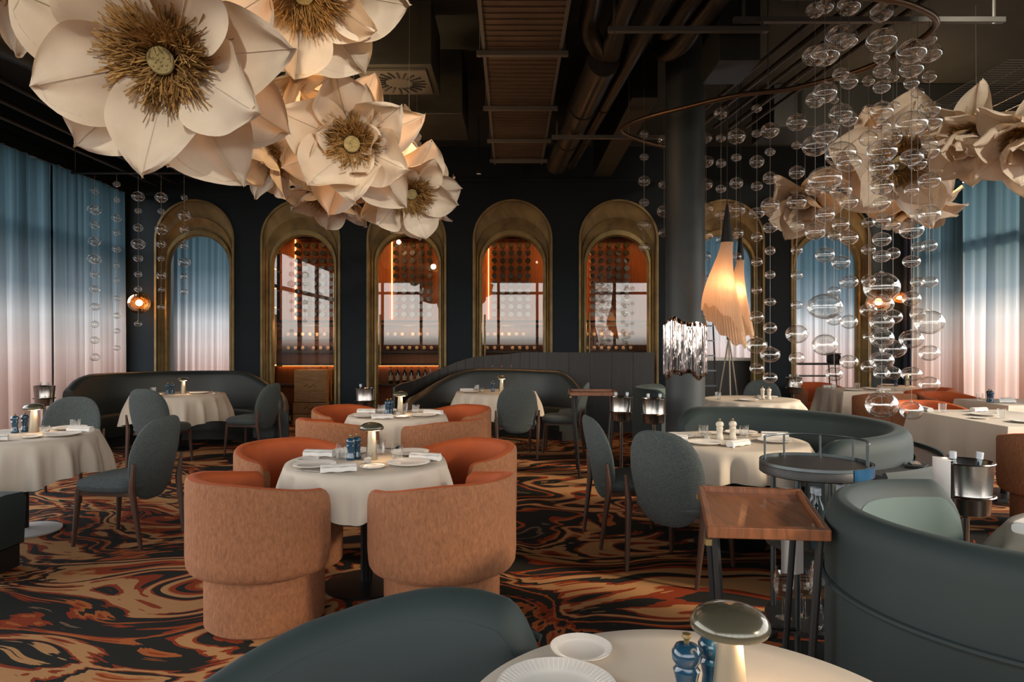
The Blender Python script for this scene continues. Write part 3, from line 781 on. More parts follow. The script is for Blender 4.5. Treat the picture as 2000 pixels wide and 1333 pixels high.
def rect_table(x, y, w_, d_, label, z=.735):
    t = empty('square_table', (x, y, 0)); tag(t, label, 'table', 'restaurant tables')
    M().box((0, 0, z - .02), (w_ - .02, d_ - .02, .024)).obj('tabletop', darkwood_m, t, smooth=False)
    M().lathe([(.035, .02), (.035, z - .03)], 16).obj('pedestal', dark_metal, t)
    M().box((0, 0, .012), (.5, .5, .024)).obj('foot', dark_metal, t, smooth=False)
def rect_cloth(x, y, w_, d_, label, z=.735, drop=.36, seed=0):
    rr = random.Random(seed); p_ = [rr.uniform(0, 6) for _ in range(3)]
    per = []
    for k, (cx, cy_) in enumerate(((1, 1), (-1, 1), (-1, -1), (1, -1))):
        for i in range(22):
            a = (cx, cy_); nx = ((-1, 1), (-1, -1), (1, -1), (1, 1))[k]; f = i/22
            per.append((a[0] + (nx[0]-a[0])*f, a[1] + (nx[1]-a[1])*f, f))
    b = M(); n = len(per); rows = [0, .5, 1, 1.02, 1.12, 1.3, 1.5, 1.75, 2.0]
    for rv in rows:
        for i, (px_, py_, f) in enumerate(per):
            if rv <= 1: b.v.append((px_*w_/2*rv, py_*d_/2*rv, z))
            else:
                s_ = rv - 1; cn = max(0, 1 - min(f, 1 - f)/.12)
                l = math.hypot(px_, py_)
                o = s_*(.03 + .07*cn) + .022*s_*math.sin(i*.9 + p_[0]) + .012*s_*math.sin(i*2.1 + p_[1])
                b.v.append((px_*w_/2 + px_/l*(o + .004), py_*d_/2 + py_/l*(o + .004), z - s_*(drop + .10*cn)))
    for j in range(len(rows)-1):
        for i in range(n):
            k = (i+1) % n; b.f.append((j*n+i, j*n+k, (j+1)*n+k, (j+1)*n+i))
    o = b.obj('tablecloth', cloth_m, sharp=35); o.location = (x, y, 0)
    return tag(o, label, 'tablecloth', 'white tablecloths')

# --- tableware
plate_me = M().lathe([(0, .004), (.085, .004), (.095, .008), (.128, .020), (.132, .021), (.130, .016), (.095, .002), (.07, 0), (0, 0)], 44).mesh('dinner_plate', china_m)
rim_me = M()
for k in range(64):
    a = 2*pi*k/64; rim_me.tube([(.100*math.cos(a), .100*math.sin(a), .0105), (.127*math.cos(a), .127*math.sin(a), .0203)], .0007, 4)
rim_me = rim_me.mesh('ribbed_rim', china_m)
k_tumb = Kit(); k_tumb.add('glass', M().lathe([(0, .004), (.030, .004), (.032, .01), (.036, .088), (.0375, .088), (.034, 0), (0, 0)], 22).mesh('glass', tumbler_m))
k_tea = Kit(); k_tea.add('holder', M().lathe([(.026, .0), (.028, .055), (.025, .055), (.024, .006), (0, .006)], 18).mesh('holder', tumbler_m)); k_tea.add('candle', M().lathe([(0, .006), (.022, .006), (.022, .026), (0, .026)], 16).mesh('candle', china_m))
nk = M()
def nap(u, v):
    a = 2*pi*u; c_, s_ = math.cos(a), math.sin(a); q = (c_**4 + s_**4)**-.25
    return (-.095 + .19*v, .030*q*c_ + .004*math.sin(9*v), .016 + .0155*q*s_ + .002*math.sin(14*v + a))
nk.grid(lambda u, v: nap(u, v), 20, 10, True)
for e_ in (0, 1):
    k0 = len(nk.v); nk.v += [nap(i/20, e_) for i in range(20)]; nk.f.append(tuple(range(k0, k0+20)))
k_nap = Kit(); k_nap.add('napkin_fold', nk.mesh('napkin_fold', napkin_m))
nk2 = M()
for i in range(2): nk2.box((0, .004*i, .035 + .004*i), (.188, .05 - .012*i, .004))
k_nap.add('upper_fold', nk2.mesh('upper_fold', napkin_m, smooth=False, bevel=.0015))
mill_prof = [(0, 0), (.021, 0), (.0225, .006), (.0205, .016), (.017, .03), (.0155, .045), (.019, .06), (.0205, .066), (.017, .071), (.0165, .073), (.022, .082), (.0225, .093), (.017, .103), (.007, .107), (0, .107)]
def mill_kit(mat):
    k = Kit(); k.add('body', M().lathe(mill_prof[:10], 20).mesh('body', mat)); k.add('head', M().lathe([(.0165, .073)] + mill_prof[10:], 20).mesh('head', mat))
    k.add('knob', M().lathe([(.004, .106), (.004, .112), (.0075, .116), (.0065, .121), (0, .122)], 12).mesh('knob', brassb_m)); return k
k_mb, k_mw = mill_kit(blue_m), mill_kit(cream_m)
k_lamp = Kit()
k_lamp.add('stem', M().lathe([(0, 0), (.036, 0), (.0365, .004), (.030, .08), (.022, .165), (.019, .185), (0, .185)], 28).mesh('stem', lampmetal_m))
k_lamp.add('cap', M().lathe([(.02, .178), (.06, .178), (.069, .180), (.0725, .187), (.071, .197), (.062, .209), (.045, .218), (.022, .223), (0, .224)], 36).mesh('cap', lampcap_m))
k_lamp.add('bulb', M().lathe([(.024, .176), (.045, .1755), (.045, .178)], 24, cap=False).mesh('bulb', emissive('lamp_glow', (1, .66, .36), 3.0)))
fk = M().box((0, 0, .002), (.009, .11, .003)).box((0, .075, .002), (.022, .05, .003)); kf = M().box((0, 0, .002), (.011, .10, .003)).box((0, .095, .002), (.017, .10, .002))
fork_me, knife_me = fk.mesh('fork', silver_m, smooth=False, bevel=.001), kf.mesh('knife', silver_m, smooth=False, bevel=.001)
def where(dx, dy): return ('near' if dy < 0 else 'far') + ' ' + ('left' if dx < 0 else 'right')
LAMP_E = 1.3
def setting(tn, x, y, items, z=.737, le=LAMP_E):
    """items: (kind, dx, dy, rotation in degrees)"""
    used = {}
    for it in items:
        kind, dx, dy = it[:3]; rz = R(it[3]) if len(it) > 3 else 0
        loc = (x + dx, y + dy, z); wz = (it[4] if len(it) > 4 else where(dx, dy)) + ' on ' + tn
        if kind == 'plate':
            r = tag(empty('dinner_plate', loc, 0, .93), 'white ribbed dinner plate %s' % wz, 'plate', 'dinner plates'); link('dish', plate_me, r); link('ribbed_rim', rim_me, r)
        elif kind == 'side':
            r = tag(empty('bread_plate', loc, 0, .54), 'small white bread plate %s' % wz, 'plate', 'bread plates'); link('dish', plate_me, r); link('ribbed_rim', rim_me, r)
        elif kind == 'napkin': k_nap.place('folded_napkin', 'rolled white napkin %s' % wz, 'napkin', loc, rz, 1.0, 'folded napkins')
        elif kind == 'glass': k_tumb.place('water_tumbler', 'clear water tumbler %s' % wz, 'glass', loc, 0, 1.0, 'water tumblers')
        elif kind == 'tea': k_tea.place('tealight', 'small glass tealight holder by the lamp on %s' % tn, 'candle', loc, 0, 1, 'tealights')
        elif kind == 'mill': k_mb.place('pepper_mill', 'blue lacquered %s mill on %s' % ('front' if used.setdefault('m', 0) == 0 else 'rear', tn), 'mill', loc, 0, 1.25, 'blue mills'); used['m'] += 1
        elif kind == 'wmill': k_mw.place('pepper_mill', 'cream lacquered %s mill on %s' % ('left' if used.setdefault('w', 0) == 0 else 'right', tn), 'mill', loc, 0, 1.25, 'cream mills'); used['w'] += 1
        elif kind in ('fork', 'knife'):
            o = tag(link(kind, fork_me if kind == 'fork' else knife_me), 'silver %s %s' % (kind, wz), kind, 'table cutlery')
            o.location = loc; o.rotation_euler = (0, 0, rz)
        elif kind == 'lamp':
            r = k_lamp.place('table_lamp', 'mushroom shaped bronze table lamp on %s' % tn, 'lamp', loc, 0, 1.0, 'mushroom table lamps')
            lamp_light('table_lamp_light', (0, 0.0, .160), le, (1, .66, .38), .03, r).location = (.035, -.01, .158)

# --- champagne bucket
k_buck = Kit()
k_buck.add('bowl', M().lathe([(0, 0), (.085, 0), (.098, .01), (.104, .09), (.106, .095), (.104, .10), (.115, .235), (.119, .238), (.117, .242), (.112, .236), (.096, .02), (0, .015)], 36).mesh('bowl', steel_m))
k_bstand = Kit(); k_bstand.p = [(n, me, Matrix.Translation((0, 0, .66)), None, lb) for n, me, m4, par, lb in k_buck.p]
k_bstand.add('pole', M().lathe([(.018, .02), (.018, .66)], 14).mesh('pole', steel_m)); k_bstand.add('ring', M().lathe([(.118, .755), (.122, .75), (.118, .745)], 30, cap=False).mesh('ring', steel_m))
k_bstand.add('foot', M().lathe([(0, 0), (.14, 0), (.14, .012), (.03, .03), (0, .03)], 28).mesh('foot', steel_m))
wb_body = M().lathe([(0, 0), (.036, 0), (.037, .01), (.037, .19), (.03, .22), (.0145, .25), (.0145, .295)], 14).mesh('bottle_body', pm('water_bottle', (.03, .05, .06), .08, coat=.5))
wb_cap = M().lathe([(.017, .27), (.0175, .305), (0, .306)], 12).mesh('cap', pm('bottle_cap', (.5, .55, .6), .3))
k_wb = Kit(); k_wb.add('bottle_body', wb_body); k_wb.add('cap', wb_cap)
def bucket(x, y, where_, n=2, kit=k_bstand, z0=0, towel=False):
    kit.place('ice_bucket', 'polished steel ice bucket on stand ' + where_, 'ice bucket', (x, y, z0), 0, 1, 'ice buckets')
    zz = z0 + .683
    for k in range(n):
        k_wb.place('water_bottle', '%s bottle neck rising from the ice bucket %s' % (['left', 'right', 'middle'][k], where_), 'bottle', (x - .037 + k*.075, y + .01 - .02*k, zz), 0, .86, 'bottles in ice buckets', (R(2), R(-4 + 8*k), 0))
    if towel:
        def rim(u, r_): a_ = R(150 + 62*u); return x + r_*math.cos(a_), y + r_*math.sin(a_)
        b = M().grid(lambda u, v: (*rim(u, .127 + .004*math.sin(9*u)*v), z0 + .912 - .22*v), 10, 6); b.grid(lambda u, v: (*rim(u, .127 - .035*v), z0 + .912), 10, 3)
        tag(b.obj('serving_cloth', napkin_m), 'white serving cloth over the rim of the bucket ' + where_, 'cloth')

# ================================================================ LAYOUT
# --- the two round tables with orange tub chairs
T1, T2 = (-.865, 4.06), (-1.11, 6.6)
for (x, y), tn, dl, cd in ((T1, 'the front orange chair table', (.10, .25), 92), (T2, 'the second orange chair table', (.10, .24), 92)):
    round_table(x, y, .455, 'dark pedestal table under ' + tn.replace('the ', 'the cloth of the ', 1))
    round_cloth(x, y, .465, 'white cloth draped over ' + tn, drop=dl, corner=cd - 90, soft=.42, folds=15, seed=int(y*10))
    for dx, dy, nm in ((-.43, -.47, 'near left'), (.50, -.49, 'near right'), (-.56, .45, 'far left'), (.51, .45, 'far right')):
        tub(x + dx, y + dy, x + dx*.15, y + dy*.15, 'salmon and orange tub chair at %s of %s' % (nm, tn), 'orange tub chairs')
    setting(tn, x, y, [('lamp', .02, .05), ('mill', -.10, .03), ('mill', -.075, .08), ('tea', .02, -.06),
        ('plate', -.26, -.18), ('plate', .27, -.12), ('plate', -.16, .30), ('plate', .22, .25), ('side', .08, -.22), ('side', -.36, .02), ('napkin', -.08, -.34, 18), ('napkin', -.325, .155, -8), ('napkin', .345, .035, -20),
        ('glass', -.17, .09), ('glass', .17, .07), ('glass', .03, .24, 0, 'at the back edge'), ('fork', -.23, -.33, 70)])

# --- left front table
T3 = (-3.72, 5.2)
tn = 'the left front table'
round_table(*T3, .49, 'pedestal table with white foot at the left edge', base='white')
round_cloth(*T3, .50, 'white cloth over the left front table', drop=(.27, .34), soft=.7, corner=30, folds=16, seed=3)
chair(-2.83, 5.0, 172, 'teal tweed chair right of the left front table')
chair(-4.15, 6.3, 285, 'tweed chair behind the left front table, facing the camera')
setting(tn, *T3, [('lamp', -.02, .14), ('mill', -.12, .18), ('mill', -.14, .10), ('tea', .10, .10), ('plate', .33, -.05), ('plate', .14, .33), ('side', .17, -.16), ('napkin', .02, -.34, 25), ('napkin', .33, .16, -5), ('glass', .24, .24), ('fork', -.16, -.30, 60)])
banquette('dark green bench end at the left photo edge', [(-4.9 + 1.72*i/20, 3.98) for i in range(21)], 1, hump((0, .86), (.6, .82), (.92, .60), (1, .56)), leather_m, teal_m, seat=.36, seat_z=.47)

# --- left back banquette and table
T4 = (-4.47, 9.15)
tn = 'the left back table'
round_table(*T4, .57, 'pedestal table in front of the left back banquette')
round_cloth(*T4, .58, 'white cloth over the left back table', drop=(.33, .40), soft=.7, corner=20, folds=18, seed=4)
banquette('dark green curved banquette beneath the left sheer curtain', arc_path(-4.45, 9.05, 1.42, 186, 12), -1, hump((0, .92), (.12, 1.0), (.62, 1.0), (.86, .72), (1, .55)), leather_m, leather_m, seat=.34)
chair(-4.12, 8.05, 80, 'tweed chair with its back to us at the left back table')
chair(-3.38, 8.85, 168, 'tweed chair right of the left back table by wine door')
setting(tn, *T4, [('lamp', .04, .05), ('mill', -.16, .03), ('mill', -.12, .08), ('glass', -.36, .04), ('plate', .22, .12), ('plate', -.20, -.25), ('napkin', -.38, -.12, 0), ('tea', .5, -.05)])
bucket(-5.72, 8.35, 'beside the left back banquette')

# --- centre back banquette and table
T5 = (-.22, 9.6)
tn = 'the centre back table'
round_table(*T5, .55, 'pedestal table in front of the centre banquette')
round_cloth(*T5, .56, 'white cloth over the centre back table', drop=(.30, .36), soft=.7, corner=10, folds=18, seed=5)
banquette('dark curved banquette beneath the wine arches', arc_path(-.15, 9.5, 1.36, 190, 24), -1, hump((0, .58), (.12, .66), (.5, 1.02), (.85, 1.0), (1, .78)), leather_m, leather_m, seat=.34)
scr = empty('curved_screen', (0, 0, 0)); tag(scr, 'dark oak curved screen wall rising behind the centre banquette', 'screen')
sp_path = arc_path(-.15, 9.5, 1.50, 176, 62, 40) + [(.56 + 1.7*i/10, 10.824) for i in range(1, 11)]
fs = hump((0, .80), (.12, .84), (.55, 1.22), (.72, 1.27), (1, 1.27))
for i in range(0, len(sp_path) - 1, 2):
    a, b_ = sp_path[i], sp_path[min(i+2, len(sp_path)-1)]
    if a == b_: continue
    d = Vector((b_[0]-a[0], b_[1]-a[1])); L = d.length; n_ = Vector((-d.y, d.x)).normalized()*.03
    h0, h1 = fs(i/(len(sp_path)-1)), fs(min(1, (i+2)/(len(sp_path)-1))); g_ = d.normalized()*.002
    a2, b2 = Vector(a) + g_, Vector(b_) - g_
    M().add([(a2.x, a2.y, 0), (b2.x, b2.y, 0), (b2.x + n_.x, b2.y + n_.y, 0), (a2.x + n_.x, a2.y + n_.y, 0), (a2.x, a2.y, h0), (b2.x, b2.y, h1), (b2.x + n_.x, b2.y + n_.y, h1), (a2.x + n_.x, a2.y + n_.y, h0)],
            [(3, 2, 1, 0), (4, 5, 6, 7), (0, 1, 5, 4), (1, 2, 6, 5), (2, 3, 7, 6), (3, 0, 4, 7)]).obj('panel', darkwood_m, scr, smooth=False)
chair(.04, 8.62, 96, 'tweed chair with its back to us at the centre back table')
chair(.66, 9.0, 172, 'tweed chair turned sideways right of the centre back table')
setting(tn, *T5, [('lamp', .07, .05), ('mill', -.05, .02), ('glass', -.28, .06), ('tea', -.2, -.02), ('plate', -.36, -.12), ('plate', .2, -.2), ('napkin', -.42, .08, 0)])
bucket(-1.72, 8.0, 'behind the second orange chair table', 1)

# --- tray stands
def tray_stand(label, quad, z, legs_z=0, mat=traywood_m, group='folding tray stands'):
    q = [Vector((*p, 0)) for p in quad]; c0 = sum(q, Vector())/4; r = empty('tray_stand', (c0.x, c0.y, 0)); tag(r, label, 'tray stand', group)
    q = [p - c0 for p in q]
    def slab(pts, z0, z1, name, par=None, m_=mat, bev=.003):
        v = [(p.x, p.y, z0) for p in pts] + [(p.x, p.y, z1) for p in pts]
        return M().add(v, [(3, 2, 1, 0), (4, 5, 6, 7), (0, 1, 5, 4), (1, 2, 6, 5), (2, 3, 7, 6), (3, 0, 4, 7)]).obj(name, m_, par or r, smooth=False, bevel=bev)
    slab([p*.985 for p in q], z - .03, z - .014, 'tray_board')
    for i in range(4):
        a, b_ = q[i], q[(i+1) % 4]; slab([a, b_, b_*.90, a*.90], z - .032, z + (.006 if i != 3 else .004), 'rim')
    for i in range(4):
        p = q[i]*.86; o_ = q[(i+1) % 4 if i % 2 == 0 else (i-1) % 4]*.80
        M().tube([(p.x, p.y, z - .03), (o_.x*.15 + p.x*.85, o_.y*.15 + p.y*.85, 0)], .014, 8).obj('leg', black_m, r)
    for i in (0, 2):
        a, b_ = q[i]*.86, q[(i+1) % 4]*.86; M().tube([(a.x, a.y, .25), (b_.x, b_.y, .25)], .009, 6).obj('stretcher', dark_metal, r)
    for k in (0, 3):
        p = q[k]*.99; M().box((p.x, p.y, z - .045), (.02, .02, .02)).obj('hinge', brassb_m, r, smooth=False)
    return r
tray_stand('walnut butler tray on folding stand in the right foreground', [(.656, 2.29), (1.054, 2.25), (1.22, 2.88), (.81, 2.96)], .82)
tray_stand('dark wooden tray on folding stand behind the tweed chairs', [(.62, 7.25), (1.12, 7.2), (1.16, 7.72), (.64, 7.75)], .90)

# --- right round booth
T6 = (1.56, 4.9)
tn = 'the booth table'
round_table(*T6, .52, 'pedestal table inside the round teal booth')
round_cloth(*T6, .53, 'white cloth over the booth table', drop=(.20, .235), soft=.8, corner=35, folds=14, seed=6)
booth = arc_path(1.60, 4.75, 1.03, 102, -84, 64)
banquette('round teal velvet booth around the booth table', booth, -1, hump((0, .90), (.1, .905), (1, .90)), teal_m, teal_m, t=.15, seat=.28, seat_t=(0, .86))
lg = empty('booth_ledge', (0, 0, 0)); tag(lg, 'dark oak ledge wrapping the outside of the round booth', 'ledge')
lp = arc_path(1.60, 4.75, 1.04, 60, -72, 48)
sweep(lp, lambda u: [(0, .69), (0, .73), (-.14, .73), (-.14, .69)], -1, True, 'ledge_top', darkwood_m, lg)
sweep(lp, lambda u: [(-.14, .06), (-.14, .735), (-.148, .75), (-.162, .752), (-.175, .73), (-.175, .06)], -1, True, 'outer_panel', teal_m, lg)
r = empty('menu_folder', (2.31, 3.90, .732), R(50)); tag(r, 'black menu folders lying on the booth ledge', 'menu')
M().box((0, 0, .006), (.13, .10, .012)).obj('cover', black_m, r, smooth=False, bevel=.002); M().box((.02, .01, .016), (.12, .05, .006), .3).obj('clip', silver_m, r, smooth=False)
chair(.88, 5.02, 8, 'tweed chair left of the booth table')
chair(1.10, 4.36, 48, 'tweed chair with its back to us at the booth table')
setting(tn, *T6, [('wmill', -.06, .03), ('wmill', .04, .05), ('tea', -.15, .03), ('glass', -.14, .17), ('glass', .16, .16), ('plate', -.22, -.17), ('plate', -.32, .18), ('plate', .20, .34), ('plate', .30, -.07), ('napkin', -.02, -.26, 35), ('napkin', .38, .14, -14), ('napkin', -.40, -.01, -6), ('side', -.02, .34), ('fork', -.1, -.30, 20)])

# --- bar trolley
tr = empty('bar_trolley', (1.42, 3.2, 0)); tag(tr, 'round dark bar trolley with a steel gallery rail', 'trolley')
M().lathe([(0, .875), (.225, .875), (.243, .875), (.247, .87), (.247, .835), (.24, .83), (0, .83)], 48).obj('tray_top', darkwood_m, tr)
M().lathe([(.238, .875), (.238, .888), (.246, .888), (.247, .875)], 48, cap=False).obj('rim', grey_m, tr)
bb = M().grid(lambda u, v: (.2495*math.cos(R(-75 + 95*u)), .2495*math.sin(R(-75 + 95*u)), .838 + .05*v), 24, 2).obj('blue_band', bluepanel_m, tr); bb['label'] = 'glossy blue band'
ra = [(.225*math.cos(R(a)), .225*math.sin(R(a)), .985) for a in range(-40, 151, 5)]
M().tube(ra, .0055, 8).obj('gallery_rail', grey_m, tr)
for a in (-38, -12, 18, 60, 105, 148):
    M().tube([(.225*math.cos(R(a)), .225*math.sin(R(a)), .87), (.225*math.cos(R(a)), .225*math.sin(R(a)), .985)], .0055, 8).obj('rail_post', grey_m, tr)
for z_, nm in ((.50, 'middle_shelf'), (.14, 'lower_shelf')): M().lathe([(0, z_), (.22, z_), (.222, z_ + .02), (0, z_ + .02)], 40).obj(nm, darkwood_m, tr)
for a in (45, 135, 225, 315):
    M().tube([(.2*math.cos(R(a)), .2*math.sin(R(a)), .04), (.2*math.cos(R(a)), .2*math.sin(R(a)), .84)], .013, 10).obj('post', grey_m, tr)
    M().tube([(.2*math.cos(R(a)) - .012, .2*math.sin(R(a)), .03), (.2*math.cos(R(a)) + .012, .2*math.sin(R(a)), .03)], .03, 14).obj('castor', black_m, tr)
for k, (dx, dy) in enumerate(((-.14, -.04), (-.05, -.14), (.05, -.14), (-.02, -.03), (.13, -.04))):
    k_wb.place('spirit_bottle', ['leftmost', 'second', 'third', 'rear', 'rightmost'][k] + ' small bottle on the trolley middle shelf', 'bottle', (1.42 + dx, 3.2 + dy, .521), 0, .82 + .06*(k % 3), 'bottles on the trolley')
kw = Kit(); kw.add('bowl', M().lathe([(.006, .08), (.03, .095), (.042, .13), (.040, .17), (.034, .20), (.033, .20), (.039, .17), (.041, .13), (.029, .097), (.0, .083)], 20, cap=False).mesh('bowl', tumbler_m)); kw.add('stem', M().lathe([(.032, 0), (.006, .006), (.004, .08)], 14).mesh('stem', tumbler_m))
for k, (dx, dy) in enumerate(((-.155, -.02), (-.02, -.14), (.075, -.085), (.145, .0), (-.05, .0), (.05, .06))):
    kw.place('wine_glass', 'stemmed wine glass on the lower trolley shelf', 'glass', (1.42 + dx, 3.2 + dy, .161), 0, 1.15, 'wine glasses on the trolley')
b = M().grid(lambda u, v: (1.165 + .10*u, 2.955 + .008*math.sin(8*u), .60 - .16*v), 10, 6); tag(b.obj('serving_cloth', napkin_m), 'white serving cloth hanging at the trolley side', 'cloth')

# --- big teal banquette in the right foreground, its table and bucket
banquette('large teal velvet banquette in the right foreground', arc_path(1.715, 2.21, .64, 82, 262, 64), 1, hump((0, .885), (.3, .90), (1, .90)), teal_m, tealin_m, t=.11, seat=.32, seat_z=.44, seat_t=(0, .75), piping=.27)
round_table(2.32, 2.42, .44, 'pedestal table at the right photo edge')
round_cloth(2.32, 2.42, .46, 'white cloth over the table at the right photo edge', drop=(.18, .235), corner=20, folds=13, seed=8)
setting('the right edge table', 2.32, 2.42, [('napkin', -.36, .16, 35), ('plate', -.24, .02), ('napkin', -.34, .24, 30)][:2])
bucket(2.07, 3.12, 'beside the foreground teal banquette', 2, towel=True)

# --- foreground table and sofa
TF = (.345, 1.235)
tn = 'the foreground table'
round_table(*TF, .44, 'pedestal table in the foreground')
round_cloth(*TF, .455, 'cream cloth over the foreground table', drop=(.12, .16), corner=15, folds=14, soft=.5, seed=9)
setting(tn, *TF, le=3.2, items=[('lamp', .058, .028), ('mill', -.010, .075), ('mill', .050, .11), ('side', -.186, .335), ('plate', -.255, .14)])


banquette('dark teal sofa back in the bottom foreground', arc_path(-.28, 1.02, .87, 66, 172, 64), 1, lin((0.00, 0.756), (0.05, 0.780), (0.10, 0.794), (0.15, 0.795), (0.20, 0.787), (0.25, 0.772), (0.30, 0.754), (0.35, 0.733), (0.40, 0.714), (0.45, 0.687), (0.50, 0.657), (0.55, 0.622), (0.60, 0.590), (0.65, 0.580), (0.70, 0.603), (1, .58)), teal_m, teal_m, t=.12, seat=.20, seat_z=.42, seat_t=(.25, .9), piping=.10)

# --- table and booth behind the column
T7 = (2.92, 8.4)
tn = 'the table behind the booth'
round_table(*T7, .56, 'pedestal table behind the round booth')
round_cloth(*T7, .58, 'white cloth over the table behind the booth', drop=(.18, .235), corner=10, folds=16, seed=10)
banquette('pale teal curved sofa left of the column', arc_path(2.62, 8.25, 1.15, 120, 214, 40), 1, hump((0, .88), (1, .9)), teal_m, tealin_m, seat=.4)
chair(3.35, 9.15, 250, 'tweed chair behind the table behind the booth')
setting(tn, *T7, [('glass', -.40, -.05), ('wmill', .22, -.06), ('wmill', .17, .02), ('tea', .12, -.02), ('plate', -.1, -.25), ('plate', .3, .2)])
bucket(1.08, 6.75, 'left of two in front of the column', 2); bucket(1.36, 6.55, 'right of two in front of the column', 2)
bucket(4.25, 10.3, 'near the back wall between the right arches', 2)

# --- tables by the right windows
T8 = (5.12, 10.1)
tn = 'the far right table'
rect_table(*T8, .82, .83, 'dark table under the cloth by the back right arch'); rect_cloth(*T8, .84, .85, 'white cloth with crisp corners over the far right table', drop=.36, seed=1)
gr_ = 'orange tub chairs'
tub(4.95, 11.0, 5.05, 10.2, 'orange tub chair at the back left of the far right table', gr_); tub(5.0, 9.18, 5.1, 10.1, 'salmon tub chair with its back to us at the far right table', gr_)
tub(6.02, 9.95, 5.2, 10.1, 'salmon tub chair right of the far right table', gr_)
setting(tn, *T8, [('plate', -.2, -.27), ('plate', .2, -.08), ('glass', -.33, .06), ('glass', .02, .06), ('napkin', .2, -.33, 10), ('napkin', -.28, .32, 0), ('side', .27, .27)])
T9 = (4.62, 6.4)
tn = 'the right window table'
rect_table(*T9, .95, 1.4, 'dark table under the cloth near the right window'); rect_cloth(*T9, .97, 1.42, 'white cloth with crisp corners over the right window table', drop=.36, seed=2)
tub(4.62, 7.55, 4.6, 6.5, 'orange tub chair behind the right window table', gr_); tub(4.16, 5.2, 4.6, 6.2, 'salmon tub chair at the right photo edge', gr_)
setting(tn, *T9, [('plate', -.1, .15), ('plate', -.12, -.42), ('glass', -.32, .42), ('glass', -.1, -.1), ('napkin', -.40, .55, 80), ('side', -.32, -.12), ('napkin', .1, .5, 20)])
T10 = (5.92, 8.0)
tn = 'the window corner table'
rect_table(*T10, .85, .9, 'dark table under the cloth beside the right curtain'); rect_cloth(*T10, .87, .92, 'white cloth over the window corner table', drop=.34, seed=3)
tub(5.75, 8.95, 5.9, 8.1, 'orange tub chair behind the window corner table', gr_)
setting(tn, *T10, [('napkin', -.2, -.1, 0), ('napkin', -.05, .1, 30), ('glass', -.3, .2), ('mill', -.33, .0), ('mill', -.36, -.08), ('plate', .1, -.2)])
T11 = (6.12, 10.87)
tn = 'the farthest right table'
round_table(*T11, .255, 'small pedestal table in the far right corner'); round_cloth(*T11, .265, 'white cloth over the farthest right table', soft=.6, drop=(.2, .26), folds=13, seed=12)
setting(tn, *T11, [('lamp', .12, -.09), ('mill', -.08, -.13), ('plate', -.08, .08)])
# console in front of the rightmost arch
cs = empty('console_table', (5.2, 11.95, 0)); tag(cs, 'black console table with thin legs before the rightmost arch', 'table')
M().box((0, 0, 1.05), (.95, .34, .03)).obj('top', black_m, cs, smooth=False, bevel=.004); M().box((0, 0, .84), (.93, .3, .015)).obj('shelf', black_m, cs, smooth=False)
for sx in (-1, 1):
    for sy in (-1, 1): M().tube([(sx*.40, sy*.12, 1.04), (sx*.46, sy*.15, 0)], .011, 6).obj('leg', dark_metal, cs)
t_ = empty('coffee_urn', (5.62, 11.93, 1.066)); tag(t_, 'dark lidded urn on the console table', 'urn')
M().lathe([(0, 0), (.10, 0), (.115, .02), (.115, .13), (.09, .15), (0, .15)], 20).obj('body', black_m, t_); M().lathe([(.125, .15), (.125, .165), (.03, .18), (0, .195)], 20).obj('lid', wood_m, t_)
# seen through the arch beside the column: white counter, ladder shelf, tripod
ct = empty('service_counter', (3.75, 12.2, 0)); tag(ct, 'white topped service counter beyond the arch beside the column', 'counter')
M().box((0, 0, .55), (.9, .5, 1.1)).obj('cabinet_body', darkwood_m, ct, smooth=False); M().box((0, 0, 1.13), (.94, .54, .05)).obj('top', china_m, ct, smooth=False, bevel=.005)
ld = empty('ladder_shelf', (3.02, 10.55, 0)); tag(ld, 'dark ladder shelf right of the column', 'ladder')
for s in (-.16, .16): M().tube([(s, 0, 0), (s, .25, 1.75)], .014, 8).obj('rail', dark_metal, ld)
for k in range(7): M().box((0, .25*(.28 + k*.235)/1.75, .28 + k*.235), (.34, .05, .025)).obj('rung', grey_m, ld, smooth=False)
tp = empty('tripod_stand', (3.05, 9.6, 0)); tag(tp, 'slim metal tripod stand right of the column', 'tripod')
for a in (20, 140, 260): M().tube([(0, 0, 1.5), (.26*math.cos(R(a)), .26*math.sin(R(a)), 0)], .011, 8).obj('leg', lampmetal_m, tp)
M().lathe([(.03, 1.47), (.03, 1.53), (0, 1.55)], 12).obj('head', dark_metal, tp)

# ================================================================ LAMPS
def jelly(label, px, d, ytop, ybot, wpx, lean, seed):
    s = d/FPX; top = P(px, ytop, d); H = (ybot - ytop)*s; r = empty('pendant_lamp', top); tag(r, label, 'lamp', 'pleated pendant lamps')
    hc = H*.27; wr = wpx*s
    M().lathe([(.006, 0), (.014, -.03), (wr*.29, -hc), (0, -hc)], 20).obj('cone_cap', black_m, r)
    M().tube([(0, 0, 0), (0, 0, CEIL - top.z)], .004, 6).obj('cord', black_m, r)
    def fn(u, v):
        a = 2*pi*u; q = wr*(.28 + .72*smooth01(v*.95)**.9 * v**.15); q *= 1 + (.035*math.sin(44*a) + .05*math.sin(3*a + seed))*min(1, v*3)
        L = (H - hc)*(.80 + .20*math.cos(a + lean)) + .02*math.sin(9*a)*v
        x = q*math.cos(a) - wr*.28*math.sin(v*2.2)*math.cos(lean) + .02*v
        return (x, q*math.sin(a)*.8, -hc - L*v + .0)
    M().grid(fn, 176, 18, True).obj('pleated_shade', shade_m, r, sharp=80)
    M().lathe([(0, .05), (.03, .03), (.04, 0), (.03, -.03), (0, -.05)], 12, (0, 0, -hc - H*.30)).obj('bulb', spot_m, r)
    lamp_light('pendant_light', (-.02, 0, -hc - H*.30), 5, (1, .56, .26), .05, r)
